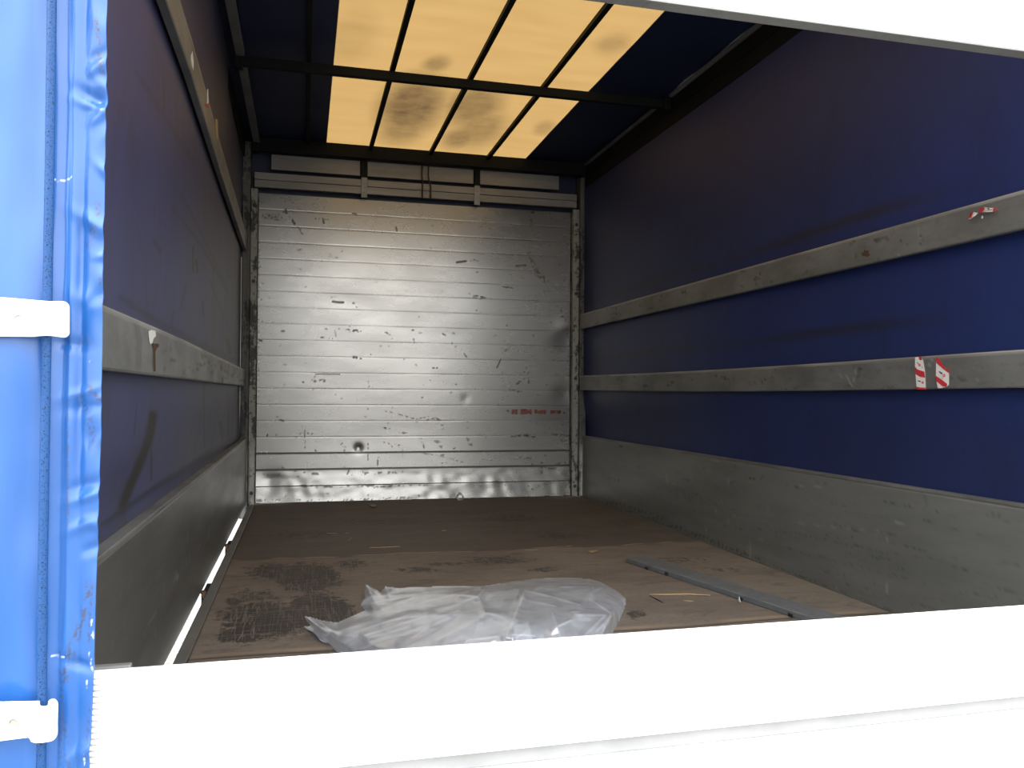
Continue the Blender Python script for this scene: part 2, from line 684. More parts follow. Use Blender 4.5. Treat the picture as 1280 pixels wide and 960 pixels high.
for a in [(330, 775, 60, 26, 0.8), (300, 795, 34, 12, 0.7), (385, 722, 42, 20, 0.85), (345, 715, 45, 14, 0.6),
          (395, 765, 42, 26, 0.85), (425, 768, 20, 20, 0.8), (320, 745, 40, 14, 0.45), (292, 752, 14, 8, 0.6),
          (440, 705, 30, 8, 0.5), (520, 712, 40, 5, 0.5), (560, 705, 50, 4, 0.45), (620, 700, 60, 7, 0.5),
          (380, 668, 70, 8, 0.42), (480, 652, 110, 8, 0.4), (640, 648, 60, 8, 0.45), (700, 670, 50, 7, 0.45),
          (780, 655, 20, 8, 0.4), (680, 712, 30, 4, 0.5), (795, 768, 14, 8, 0.6), (850, 700, 60, 6, 0.4),
          (900, 712, 40, 5, 0.4), (560, 640, 120, 8, 0.35)]:
    blob(dirt, a[0], a[1], a[2] * 1.1, a[3] * 1.1, a[4] * 1.15)
ys1 = 3.96 + 0.012 * np.sin(X * 9) + 0.008 * np.sin(X * 31)
ys2 = 2.53 + 0.008 * np.sin(X * 7)
brk = np.clip(0.55 + snoise(X * 1.0, Y * 0.0, 5, 10, 6, 40), 0, 1)
edge[:] = np.clip(1 - np.abs(Y - ys1 - 0.014) / 0.018, 0, 1) * brk * 1.0
edge[:] = np.maximum(edge, np.clip(1 - np.abs(Y - ys2 - 0.030) / 0.022, 0, 1) * np.clip(0.6 + snoise(X, Y * 0, 9, 10, 5, 30), 0, 1) * 0.75)
seam[:] = np.clip(1 - np.abs(Y - ys2) / 0.010, 0, 1) * 0.85
seam[:] = np.maximum(seam, np.clip(1 - np.abs(Y - ys1) / 0.008, 0, 1) * 0.35)
seam[:] = np.maximum(seam, np.clip(1 - (6.0 - Y) / 0.03, 0, 1) * 0.8)
sheet = np.where(Y > ys1, 0.55, 0.0) + 0.15 * np.clip((Y - 5.0) / 1.0, 0, 1) * 0
me = sheet_mesh('floor', P, {'dirt': dirt, 'edge': edge, 'seam': seam, 'sheet': sheet}, (0, 0, -0.03))
tag(link_mesh('floor', me, M_FLOOR), 'worn brown plywood load floor with scratched dark patches', 'floor', kind='structure')
# chassis underframe carrying the floor
b = MB()
for yy in np.linspace(1.2, 5.8, 9):
    b.box(0.06, 2.42, yy - 0.03, yy + 0.03, -0.15, -0.031, 0.004)
for xx in (0.75, 1.71):
    b.box(xx - 0.05, xx + 0.05, 0.9, 6.2, -0.40, -0.151, 0.006)
tag(b.build('trim_underframe', M_BEAM), 'dark steel cross members under the floor', 'underframe', kind='structure')

# left steel edge strip of the floor and the right corner angle
b = MB()
b.box(0.022, 0.0575, 1.04, 5.96, -0.06, 0.004, 0.002)
tag(b.build('trim_left', M_GREY), 'grey steel edge strip along the left side of the floor', 'edge strip', kind='structure')
b = MB()
b.box(2.4355, 2.4392, 1.04, 5.93, 0.0003, 0.006, 0.0005)
tag(b.build('trim_right', M_RAIL), 'thin pale metal angle along the right edge of the floor', 'edge strip', kind='structure')


def bowL(y):
    return np.interp(y, [1.0, 2.2, 2.65, 3.8, 5.9], [0.032, 0.036, 0.034, 0.014, -0.014])


# left curtain
gy = np.concatenate([np.linspace(1.05, 1.5, 20, endpoint=False), np.linspace(1.5, 6.062, 760)])
gz = np.linspace(0.40, 2.56, 340)
Y, Z = np.meshgrid(gy, gz, indexing='ij')
wav = 0.004 * snoise(Y * 1.0, Z, 21, 12, 1.5, 7.0)
bl = np.clip((Z - 0.47) / 0.30, 0, 1)
bl = bl * bl * (3 - 2 * bl)
X = -0.050 + bl * (bowL(Y) - 0.036 + 0.050) + wav * (1 - 0.55 * bl)
P = np.stack([X, Y, Z], -1)
px = proj(P)
dirt = np.zeros(X.shape)
dust = (0.42 + 0.22 * np.tanh(snoise(Y, Z, 4, 14, 1.0, 9.0))) * np.clip((Y - 1.4) / 2.6, 0.25, 1)
for pts, wd, st, br in [
    ([(191, 518), (187, 545), (176, 575), (163, 605), (153, 632)], 7, 0.75, 0),
    ([(188, 555), (189, 600)], 1.3, 0.7, 0.1), ([(170, 508), (167, 545)], 1.2, 0.5, 0.2),
    ([(241, 308), (241, 340)], 1.5, 0.8, 0), ([(245, 325), (246, 340)], 2.2, 0.7, 0.2),
    ([(253, 377), (254, 395)], 1.3, 0.8, 0.1), ([(284, 425), (287, 441)], 3.0, 0.8, 0.1),
    ([(215, 260), (250, 305), (285, 365)], 2.5, 0.35, 0.1), ([(225, 240), (280, 350)], 2.0, 0.3, 0.2),
    ([(192, 300), (200, 315)], 3, 0.5, 0.4), ([(150, 372), (200, 405), (290, 450)], 5, 0.38, 0.1),
    ([(128, 655), (200, 605), (270, 560), (300, 545)], 4, 0.45, 0.1),
    ([(255, 480), (255, 560)], 1.0, 0.4, 0.3), ([(275, 528), (278, 548)], 2.5, 0.6, 0.3), ([(285, 485), (285, 545)], 1.0, 0.5, 0.2),
    ([(170, 90), (205, 145), (240, 200)], 4, 0.25, 0.1), ([(203, 80), (205, 145)], 1.5, 0.35, 0.2), ([(232, 355), (226, 385)], 2, 0.4, 0.3),
    ([(262, 350), (275, 385), (285, 410)], 1.5, 0.3, 0.1), ([(216, 390), (213, 410)], 2, 0.35, 0.2)]:
    st = min(1.0, st * 1.5)
    paint(dirt, px, pts, wd, st, br, seed=int(wd * 31 + pts[0][0]))
    paint(dirt, px, pts, wd * 1.1, st * 0.8, 0.0)
me = sheet_mesh('wall_left', P, {'dirt': dirt, 'dust': dust}, None)
tag(thick(link_mesh('wall_left', me, M_CURL)), 'dusty dark blue side curtain on the left with black scuffs', 'curtain', kind='structure')

# right curtain
bl = np.clip((Z - 0.47) / 0.30, 0, 1)
X = 2.490 - 0.032 * bl * bl * (3 - 2 * bl) + 0.0022 * snoise(Y, Z, 33, 12, 1.2, 6.0)
P = np.stack([X, Y, Z], -1)
px = proj(P)
dirt = np.zeros(X.shape)
dust = 0.18 + 0.14 * np.tanh(snoise(Y, Z, 14, 14, 1.0, 5.0))
for z0, s in ((1.47, 0.75), (1.04, 0.65)):
    dirt = np.maximum(dirt, s * np.clip(1 - np.abs(Z - z0 - 0.006 * np.sin(Y * 3)) / 0.035, 0, 1) * np.clip(0.7 + 0.3 * snoise(Y, Z * 0, 3, 8, 2, 9), 0, 1))
me = sheet_mesh('wall_right', P, {'dirt': dirt, 'dust': dust}, None)
tag(thick(link_mesh('wall_right', me, M_CURT)), 'deep blue side curtain on the right with faint brown bands', 'curtain', kind='structure')

# front tarp behind the headboard
b = MB()
b.box(-0.10, 2.54, 6.064, 6.069, -0.1, 2.56)
tag(b.build('wall_front', M_NAVY), 'navy tarp closing the truck front above the metal headboard', 'tarp', kind='structure')

# roof cover with its translucent middle strip
gx = np.concatenate([np.linspace(-0.06, 0.515, 24), np.linspace(0.519, 1.98, 120), np.linspace(1.984, 2.50, 22)])
gy = np.linspace(0.98, 6.07, 340)
X, Y = np.meshgrid(gx, gy, indexing='ij')
bar = [-0.06, 0.387, 0.825, 1.256, 1.685, 2.115, 2.50]
sag = np.zeros(X.shape)
for a, c in zip(bar, bar[1:]):
    k = (X >= a) & (X <= c)
    sag[k] = np.sin((X[k] - a) / (c - a) * math.pi)
sag = -0.010 * sag * np.clip((Y - 4.42) / 1.3, 0, 1) ** 2
P = np.stack([X, Y, ZR + sag + 0.002 * snoise(X, Y, 8, 10, 3, 12)], -1)
px = proj(P)
clear = ((X > 0.517) & (X < 1.982) & (Y < 5.955) & (Y > 1.15)).astype(float)
stain = np.zeros(X.shape)
for cx_, cy_, rx, ry, s in [(515, 132, 38, 34, 0.62), (505, 160, 28, 18, 0.45), (592, 132, 34, 24, 0.5), (600, 160, 30, 22, 0.42), (575, 172, 20, 12, 0.5),
                            (545, 80, 16, 9, 0.4), (765, 55, 20, 12, 0.26), (680, 160, 12, 8, 0.3), (440, 45, 30, 30, 0.15)]:
    dx, dy = (px[..., 0] - cx_) / rx, (px[..., 1] - cy_) / ry
    q = dx * math.cos(-0.5) + dy * math.sin(-0.5)
    stain = np.maximum(stain, s * np.clip(1.6 - 1.1 * np.sqrt(dx * dx + dy * dy + 0.5 * dx * dy), 0, 1))
me = sheet_mesh('ceiling', P, {'clear': clear, 'stain': stain}, None)
tag(link_mesh('ceiling', me, M_ROOF), 'dark blue roof cover with yellowed translucent middle strip', 'roof cover', kind='structure')

# =========================================================================== HEADBOARD
hb = empty('headboard', (1.2, 6.0, 0), 'dented silver aluminium headboard of horizontal planks at the far end', 'headboard')
NP = 19
HZ = 2.182
step = HZ / NP
zs = [0.0]
for i in range(NP):
    z0, z1 = i * step, (i + 1) * step
    sub = 20
    zs += list(np.linspace(z0 + 0.004, z1 - 0.004, sub))
    zs += [z1 - 0.0015] if i < NP - 1 else [z1]
    if i < NP - 1:
        zs += [z1 + 0.0015]
gz = np.array(sorted(set(np.round(zs, 5))))
gx = np.linspace(0.056, 2.368, 640)
X, Z = np.meshgrid(gx, gz, indexing='ij')
k = np.clip((Z / step).astype(int), 0, NP - 1)
fr = Z / step - k
tilt = np.random.default_rng(3).uniform(-1, 1, NP) * 0.0005
yo = tilt[k] * (fr - 0.5)
dseam = np.minimum(fr, 1 - fr) * step
inner = (Z > 0.01) & (Z < HZ - 0.01)
yo = yo + np.where(inner & (dseam < 0.003), 0.0003, 0.0)
yo = yo + 0.0012 * snoise(X, Z, 77, 12, 2, 9) - 0.10 * np.clip(0.60 - Z, 0, 1) ** 2 / 1.2
low = np.clip((0.235 - Z) / 0.06, 0, 1)
dn = snoise(X, Z * 1.2, 55, 22, 18, 70)
yo = yo + low * 0.0011 * dn - (Z < 2 * step) * 0.0085 * (1 - fr) ** 1.7 * (0.8 + 0.22 * snoise(X, Z * 0, 57, 10, 4, 20))
PXh = proj(np.stack([X, np.full_like(X, 6.0), Z], -1))
for cx_, cy_, r_, d_ in [(448, 560, 5, 0.008), (582, 498, 5, 0.0016), (708, 425, 14, 0.006), (705, 492, 12, 0.005), (706, 407, 10, -0.004), (338, 605, 14, 0.006)]:
    q = ((PXh[..., 0] - cx_) ** 2 + (PXh[..., 1] - cy_) ** 2) / r_ ** 2
    yo = yo + d_ * np.exp(-q)
P = np.stack([X, 5.998 + yo, Z], -1)
dirt = np.zeros(X.shape)
sv = np.clip(0.30 + 0.35 * snoise(X, k * 3.1, 12, 14, 1.5, 16), 0.05, 0.8)
dirt = np.where(inner & (dseam < 0.0032), sv * 0.6, 0)
for zz in (0.343, 0.229):  # two heavier joints near the floor
    i = round(zz / step)
    dirt = np.where(np.abs(Z - i * step) < 0.0042, 0.85, dirt)
marks = [
    ([(331, 270), (350, 271)], 4.5, 0.7, 0.25), ([(334, 273), (348, 275)], 1.5, 0.7, 0.1), ([(357, 262), (358, 266)], 2, 0.8, 0), ([(357, 263), (367, 278), (378, 292)], 1.8, 0.85, 0.2), ([(353, 268), (357, 262)], 1.5, .6, .1),
    ([(355, 247), (356, 253)], 1.2, 0.6, 0.2), ([(395, 273), (410, 274)], 2, 0.4, 0.4), ([(404, 276), (405, 279)], 1.5, 0.8, 0),
    ([(441, 267), (445, 268)], 1.6, 0.7, 0), ([(495, 284), (496, 289)], 1.4, 0.6, 0), ([(372, 313), (376, 312)], 1, 0.6, 0), ([(403, 310), (415, 320)], 4, 0.4, 0.6),
    ([(571, 328), (582, 326.5)], 1.6, 0.95, 0), ([(584, 326), (598, 326)], 2.0, 0.95, 0.2), ([(645, 332.3), (657, 331.8)], 1.0, 0.9, 0),
    ([(660, 313), (664, 325), (672, 340)], 3.5, 0.5, 0.2), ([(672, 342), (684, 353)], 4, 0.6, 0.1), ([(664, 265), (667, 266)], 1.8, 0.8, 0.1), ([(663, 271), (664, 285)], 2.5, 0.6, 0.3),
    ([(586, 368), (600, 371), (612, 373)], 1.5, 0.8, 0.1), ([(628, 358.5), (640, 360), (647, 362)], 1.0, 0.8, 0.1), ([(592, 372), (602, 374)], 1, .7, .2),
    ([(416, 377), (424, 378), (429, 378)], 1.7, 0.95, 0), ([(442, 379), (446, 383)], 2.0, 0.8, 0.2), ([(434, 413), (448, 414)], 2.6, 0.85, 0.25), ([(443, 414), (454, 415)], 1.6, 0.6, 0.3),
    ([(442, 446.5), (452, 447.5)], 2.0, 0.95, 0.1), ([(505, 449), (511, 449)], 1.4, 0.8, 0.1), ([(395, 467.5), (410, 467.5), (425, 468)], 0.8, 0.9, 0), ([(377, 478), (385, 477)], 1.3, 0.8, 0.2),
    ([(391, 476), (405, 476)], 2.6, 0.65, 0.3), ([(457, 484), (465, 483.5)], 1.5, 0.7, 0.2), ([(459, 470), (462, 483)], 0.9, 0.5, 0.2), ([(512, 414), (517, 412)], 1.6, 0.8, 0.1), ([(482, 415), (487, 418)], 1.6, .6, .3),
    ([(396, 421), (405, 422)], 1, .7, .2), ([(412, 423), (417, 424)], 1.3, .8, .1), ([(419, 413), (420, 420)], 1.2, .6, .1), ([(517, 424), (517, 431)], 1.4, .7, .1), ([(324, 425), (327, 426)], 1.6, .9, 0),
    ([(352, 414), (355, 414)], 1.3, .8, 0), ([(480, 535), (487, 536)], 1.5, 0.9, 0.1), ([(500, 540), (513, 543)], 1.4, 0.7, 0.3), ([(478, 513), (495, 517), (520, 524)], 1.1, 0.5, 0.1), ([(520, 524), (540, 520)], 1, .5, .1),
    ([(350, 525), (354, 526)], 1.5, .8, 0), ([(332, 547), (335, 543), (341, 542), (348, 545)], 1.2, 0.7, 0.1), ([(370, 547), (376, 541), (390, 542), (400, 545)], 1.2, 0.65, 0.2), ([(381, 538), (381, 560)], 0.9, .6, .1),
    ([(460, 553), (460, 580)], 0.9, 0.75, 0.05), ([(472, 575), (472, 581)], 1.0, 0.8, 0), ([(503, 557), (503, 573)], 0.9, .5, .1), ([(475, 552), (500, 557)], 1.3, .5, .2), ([(427, 559), (434, 566)], 3, .3, .3),
    ([(340, 588), (350, 583), (357, 586)], 1.0, 0.6, 0.1), ([(368, 588), (376, 587), (390, 587)], 1.4, 0.85, 0.1), ([(434, 592), (436, 588)], 1.3, .7, 0),
    ([(330, 592), (350, 593)], 1.5, 0.55, 0.3), ([(380, 591), (398, 592)], 2.0, 0.65, 0.2), ([(440, 592), (505, 590)], 2.2, 0.6, 0.4), ([(375, 607), (400, 608), (440, 607), (480, 607)], 2.2, 0.7, 0.35), ([(480, 607), (540, 606)], 1.6, 0.6, 0.35),
    ([(322, 625), (420, 625), (520, 621)], 2.0, 0.6, 0.45), ([(542, 522), (550, 526)], 1.8, 0.9, 0.1), ([(520, 528), (543, 523)], 0.9, 0.6, 0.1), ([(545, 530), (556, 532)], 1.2, .5, .3),
    ([(640, 545.5), (655, 544), (668, 546)], 1.6, 0.95, 0.1), ([(690, 543), (712, 545)], 2, 0.5, 0.3), ([(692, 549), (713, 551)], 2, .5, .4), ([(664, 580), (672, 577), (682, 580)], 1.0, 0.7, 0.1), ([(666, 583), (692, 585)], 1.6, 0.7, 0.3), ([(676, 588), (678, 592)], 2, 0.6, 0.1), ([(694, 580), (706, 578)], 1.0, .7, .1),
    ([(640, 488), (655, 491)], 1.8, 0.75, 0.2), ([(638, 487), (648, 479), (655, 472)], 2.2, 0.65, 0.35), ([(655, 466), (660, 466)], 2.2, 0.8, 0.3), ([(659, 470), (661, 478)], 2, .5, .3),
    ([(621, 460), (626, 449)], 1.0, 0.8, 0), ([(630, 440), (638, 433)], 1.1, 0.75, 0.2), ([(541, 460), (547, 460)], 1.5, 0.7, 0.2), ([(553, 417), (558, 420)], 1.4, 0.7, 0.2), ([(565, 425), (565, 430)], 1, .6, .1),
    ([(580, 442), (583, 446)], 1.3, .7, .1), ([(596, 388), (602, 390)], 1.3, .6, .2), ([(700, 386), (706, 392)], 3, .4, .5), ([(585, 547), (588, 556)], 3, .45, .4), ([(545, 551), (552, 558)], 3, .5, .5), ([(528, 552), (530, 560)], 1.2, .6, .1), ([(545, 580), (560, 578)], 1, .6, .1), ([(650, 572), (664, 573)], 2, .4, .5),
    ([(520, 565), (560, 572), (585, 580)], 1.0, .4, .1), ([(712, 505), (713, 620)], 1.6, 0.6, 0.3), ([(324, 300), (323, 500)], 0.9, 0.4, 0.3), ([(713, 330), (714, 480)], 1.4, .5, .3), ([(711, 600), (713, 612)], 2.5, .9, .1)]
for j, (pts, wd, st, br) in enumerate(marks):
    paint(dirt, PXh, pts, wd * 0.95, st, br, seed=100 + j)
g = np.random.default_rng(17)
for j in range(110):  # small nicks
    cx_, cy_ = g.uniform(325, 712), 240 + 380 * g.uniform(0, 1) ** 0.7
    a = g.uniform(0, math.pi)
    L = g.uniform(0.5, 3.5)
    paint(dirt, PXh, [(cx_, cy_), (cx_ + L * math.cos(a), cy_ + L * math.sin(a) * 0.5)], g.uniform(0.7, 1.3), g.uniform(0.2, 0.6), 0)
me = sheet_mesh('plank_panel', P, {'dirt': dirt}, None)
o = thick(link_mesh('plank_panel', me, M_HEAD, hb), 0.006)
o.modifiers['thickness'].offset = -1
# faded red lettering, too worn to read
g = np.random.default_rng(5)


def hbp(x, y):
    q = ony(x, y, 5.9945)
    return Vector(q)


def stroke(mb, x0, y0, x1, y1):
    ps = [hbp(x0, y0), hbp(x1, y0), hbp(x1, y1), hbp(x0, y1)]
    mb.prism(ps, (0, -0.0012, 0))


for x0, x1, n, yt, yb in [(639.7, 647.4, 3, 511.6, 518.2), (651, 665, 5, 511.4, 517.8), (668.6, 682.8, 5, 511.9, 517.6), (688.2, 701.6, 5, 512.8, 517.2)]:
    wd = (x1 - x0) / n
    b = MB()
    for i in range(n):
        xa, xb = x0 + i * wd, x0 + (i + 0.82) * wd
        stroke(b, xa, yt + g.uniform(0, .8), xa + wd * 0.3, yb - g.uniform(0, .8))
        if g.random() < 0.75:
            stroke(b, xb - wd * 0.3, yt + g.uniform(0, 1.5), xb, yb - g.uniform(0, 1.5))
        for yy in (yt, (yt + yb) / 2 - 0.5, yb - 1.2):
            if g.random() < 0.7:
                stroke(b, xa, yy, xb, yy + 1.1)
    tag(b.build('red_lettering', M_STENCIL, hb), 'faded illegible red lettering')
b = MB()
b.prism([hbp(632.8, 513.6), hbp(636.4, 512.2), hbp(635.6, 513.8), hbp(636.2, 515.2)], (0, -0.0012, 0))
tag(b.build('arrow_mark', M_INK, hb), 'small dark arrow mark')
b = MB()
stroke(b, 704.2, 514.6, 705.2, 517)
stroke(b, 705.2, 516.2, 706.6, 517)
tag(b.build('end_mark', M_INK, hb), 'small dark corner mark')

# rail assembly above the headboard
ur = empty('header_rail', (1.2, 5.97, 2.2), 'dirty pale double rail running just above the metal headboard', 'rail')
b = MB()
b.box(0.030, 2.40, 5.952, 5.995, 2.2655, 2.315, 0.003)
b.box(0.030, 2.40, 5.956, 5.995, 2.212, 2.2640, 0.003)
b.build('rail_profile', M_HEADER, ur)
for xx in (0.785, 1.615):
    b = MB()
    b.box(xx - 0.022, xx + 0.022, 5.944, 5.9515, 2.183, 2.328, 0.002)
    b.cyl((xx, 5.9438, 2.29), (xx, 5.938, 2.29), 0.008, 12)
    b.cyl((xx, 5.9438, 2.225), (xx, 5.938, 2.225), 0.008, 12)
    b.build('clip', M_RAIL, ur)
# grey plate strip under the roof end with uprights
hp = empty('header_plate', (1.2, 5.99, 2.34), 'grey plate strip in three lengths below the roof end', 'plate')
for xa, xb in ((0.140, 0.757), (0.808, 1.592), (1.642, 2.262)):
    b = MB()
    b.box(xa, xb, 5.972, 5.984, 2.345, 2.452, 0.003)
    b.box(xa, xb, 5.969, 5.9725, 2.345, 2.351, 0.001)
    b.build('plate', M_HEADER, hp)
for xx, nm in ((0.783, 'left'), (1.617, 'right')):
    b = MB()
    b.box(xx - 0.022, xx + 0.022, 5.955, 5.985, 2.330, 2.50, 0.003)
    tag(b.build('upright', M_BEAM), 'short black upright above the %s clip of the pale header rail' % nm, 'upright', 'uprights above the header rail')
for xx, nm, bend in ((1.204, 'left', 0.0), (1.250, 'right', 0.014)):
    b = MB()
    b.tube([(xx, 5.935, 2.47), (xx - 0.004, 5.937, 2.38), (xx + bend * 0.2, 5.935, 2.33), (xx + bend, 5.932, 2.29), (xx + bend, 5.932, 2.20)], 0.0055, 8)
    tag(b.build('hanging_cable', M_BLACK, smooth=True), 'thin black cable, the %s one of the pair hanging over the header rail' % nm, 'cable', 'pair of hanging cables')

# =========================================================================== CORNER POSTS
for side in ('left', 'right'):
    sgn = 1 if side == 'left' else -1
    xo = 0.0 if side == 'left' else 2.424
    p = empty('corner_post', (0.0 if side == 'left' else 2.45, 5.95, 0), 'chipped grey %s front corner post with rust spots beside the headboard' % side, 'post', 'front corner posts')
    if side == 'left':
        xa, xb, xc, xd = 0.008, 0.054, -0.048, 0.006
    else:
        xa, xb, xc, xd = 2.371, 2.421, 2.423, 2.476
    b = MB()
    b.box(xa, xb, 5.948, 5.996, 0.0, 2.20, 0.004)
    b.build('flange', M_POST, p)
    b = MB()
    b.box(xc, xd, 5.935, 6.05, -0.10, 2.52, 0.004)
    b.box(xc + 0.006, xc + 0.016, 5.925, 5.936, 0.47, 2.1, 0.002)
    b.box(xd - 0.016, xd - 0.006, 5.925, 5.936, 0.47, 2.1, 0.002)
    b.build('channel', M_POSTD, p)
    for z in (0.075, 0.9, 1.55, 2.08):
        b = MB()
        xm = (xa + xb) / 2
        b.cyl((xm, 5.9478, z), (xm, 5.942, z), 0.010, 14)
        b.ring((xm, 5.945, z), 0.011, 0.002, (0, 1, 0), 16, 6)
        b.build('bolt', M_BLACK, p, smooth=True)
    # little bright hook at the top
    hx = xc - 0.004 if side == 'left' else xd + 0.002
    hx = hx + 0.012 * sgn
    b = MB()
    pts = [(hx + (0.010 if side == 'left' else -0.008), 5.928, 2.30), (hx + (0.006 if side == 'left' else -0.006), 5.915, 2.262), (hx, 5.912, 2.250), (hx - 0.014 * sgn, 5.912, 2.252), (hx - 0.018 * sgn, 5.914, 2.275)]
    b.tube(pts, 0.004, 8)
    b.build('hook', M_ZINC, p, smooth=True)
# added slim tube standing in for the bright slit beside the left post
b = MB()
b.tube([(-0.044, 5.86, 0.50), (-0.044, 5.86, 1.70)], 0.0032, 10)
tag(b.build('slit_line_tube', M_ZINC, smooth=True), 'added thin tube for the bright vertical line at the far edge of the left curtain', 'tube')

# =========================================================================== ROOF FRAME
def bow(y, label, lo=2.462, hi=2.512, x0=0.02, x1=2.44):
    r = empty('roof_bow', (1.2, y, 2.5), label, 'roof bow', 'roof bows')
    b = MB()
    b.box(x0, x1, y - 0.018, y + 0.018, lo, hi, 0.004)
    b.build('bow_tube', M_BEAM, r)
    for xx in (x0 + 0.015, x1 - 0.015):
        b = MB()
        b.box(xx - 0.02, xx + 0.02, y - 0.03, y + 0.03, lo - 0.012, hi + 0.004, 0.003)
        b.build('end_bracket', M_BEAM, r)
    return r


bow(4.42, 'black roof bow crossing under the translucent strip in the middle')
bow(5.962 - 0.04, 'black roof bow at the headboard end of the roof', 2.455, 2.548, 0.02, 2.44)
bow(2.75, 'black roof bow above the plastic bag, nearest the open rear')
for i, xx in enumerate((0.387, 0.825, 1.256, 1.685)):
    wd = 0.014 if i else 0.012
    b = MB()
    b.box(xx - wd, xx + wd, 1.0, 5.90, 2.514, 2.540, 0.003)
    o = b.build('roof_batten', M_BEAM)
    tag(o, ['black lengthwise roof batten in the blue area left of the yellow strip',
            'black lengthwise roof batten, left one across the yellow strip',
            'black lengthwise roof batten, middle one across the yellow strip',
            'black lengthwise roof batten, right one across the yellow strip'][i], 'batten', 'roof battens')
for side in ('left', 'right'):
    c = empty('cant_rail', (0.05 if side == 'left' else 2.44, 3.5, 2.5), 'grey roof edge rail in lengths along the top of the %s curtain' % side, 'rail', 'roof edge rails')
    for ya, yb in ((1.06, 2.715), (2.785, 4.385), (4.455, 5.875)):
        b = MB()
        if side == 'left':
            b.box(0.022, 0.066, ya, yb, 2.500, 2.53, 0.003)
        else:
            b.box(2.432, 2.45, ya, yb, 2.518, 2.540, 0.003)
        b.build('rail_length', M_RAIL, c)
    b = MB()
    if side == 'right':
        b.box(2.4505, 2.466, 1.06, 5.9, 2.36, 2.545, 0.003)
        b.box(2.445, 2.4503, 1.06, 5.9, 2.440, 2.448, 0.001)
        b.build('curtain_track', M_BEAM, c)
    else:
        b.box(-0.038, -0.0305, 1.06, 5.9, 2.40, 2.53, 0.002)
        b.build('curtain_track', M_BEAM, c)

# =========================================================================== DROPSIDES
def side_panel(name, xin, sgn, y0, y1, z0, z1, label, cat, strokes, white, mat):
    """extruded aluminium dropside: detailed inner face with thickness"""
    gy = np.linspace(y0, y1, 420)
    gz = np.array(sorted(set(list(np.linspace(z0 + 0.004, z1 - 0.004, 52)))))
    Y, Z = np.meshgrid(gy, gz, indexing='ij')
    X = xin + 0.0008 * snoise(Y, Z, 91, 10, 2, 9) * 1.0
    P = np.stack([X, Y, Z], -1)
    px = proj(P)
    dirt = np.zeros(X.shape)
    scr = np.zeros(X.shape)
    for j, (pts, wd, st, br) in enumerate(strokes):
        paint(dirt, px, pts, wd, st, br, seed=300 + j)
    for j, (pts, wd, st) in enumerate(white):
        paint(scr, px, pts, wd, st, 0)
    me = sheet_mesh('face_panel', P, {'dirt': dirt, 'scratch': scr}, (-0.022 * sgn, 0, 0))
    r = empty(name, (xin, (y0 + y1) / 2, z0), label, cat, 'dropside boards')
    link_mesh('face_panel', me, mat, r)
    b = MB()
    xa, xb = sorted((xin + 0.002 * sgn, xin - 0.030 * sgn))
    b.box(xa, xb, y0, y1, z1 - 0.0035, z1 + 0.008, 0.0025)
    b.build('top_edge', M_RAIL, r)
    return r


g = np.random.default_rng(23)


def rnd_side(n):
    o = []
    for _ in range(n):
        x = g.uniform(740, 1275)
        k_ = (x - 735) / 545
        y = g.uniform(552 + 80 * k_, 620 + 200 * k_)
        L = g.uniform(3, 45) * (0.4 + k_)
        o.append(([(x, y), (x + L, y + L * 0.2)], g.uniform(0.8, 2.6), g.uniform(0.2, 0.6), 0.3))
    return o


wr = [([(937, 715 - 40), (938, 720 - 22)], 0.9, 0.8), ([(1107, 718), (1109, 741)], 0.9, 0.8), ([(833, 594), (834, 604)], 0.8, 0.6), ([(910, 596), (911, 606)], 0.8, 0.6), ([(1000, 607), (1032, 609)], 0.9, 0.6),
      ([(997, 654), (1050, 660), (1100, 664)], 0.8, 0.4), ([(1120, 653), (1135, 655)], .9, .7), ([(894, 632), (895, 640)], .8, .6), ([(911, 648), (911, 656)], .8, .7), ([(882, 658), (883, 664)], .8, .6), ([(1108, 670), (1110, 680)], .8, .6), ([(1128, 723), (1136, 726)], 1, .7)]
for j in range(40):
    x, y = g.uniform(740, 1270), g.uniform(560, 770)
    a = math.pi / 2 if g.random() < 0.5 else 0.18
    L = g.uniform(2, 12)
    wr.append(([(x, y), (x + L * math.cos(a), y + L * math.sin(a))], 0.8, g.uniform(0.1, 0.45)))
sr = rnd_side(60) + [([(933, 598), (955, 597)], 2.2, 0.8, 0.3), ([(1155, 650), (1173, 651)], 2.0, 0.8, 0.3), ([(1035, 655), (1070, 663)], 4, 0.45, 0.4), ([(1065, 680), (1077, 685)], 2, .6, .3),
      ([(900, 690), (930, 700)], 4, 0.5, 0.3), ([(740, 624), (800, 640), (900, 682), (1000, 722), (1140, 778)], 6, 0.55, 0.3), ([(910, 605), (918, 603)], 3, .5, .4),
      ([(940, 660), (1000, 668), (1100, 690), (1180, 700)], 2, 0.35, 0.2), ([(1000, 690), (1100, 715), (1160, 730)], 2.5, 0.35, 0.3), ([(775, 558), (777, 558)], 1.2, 0.9, 0), ([(1150, 745), (1180, 752)], 2, .4, .3), ([(1230, 640), (1260, 650)], 6, .3, .4), ([(1153, 615), (1160, 640)], 6, .25, .4), ([(840, 615), (930, 640)], 8, .2, .3)]
side_panel('dropside_board', 2.44, -1, 1.06, 5.90, -0.035, 0.455, 'scuffed grey aluminium dropside below the right curtain', 'dropside', sr, wr, M_SIDE)
sl = [([(260, 583), (261, 590)], 1.2, 0.6, 0.2), ([(276, 622), (276, 640)], 1.2, 0.5, 0.3), ([(240, 660), (150, 760)], 6, 0.15, 0.3)]
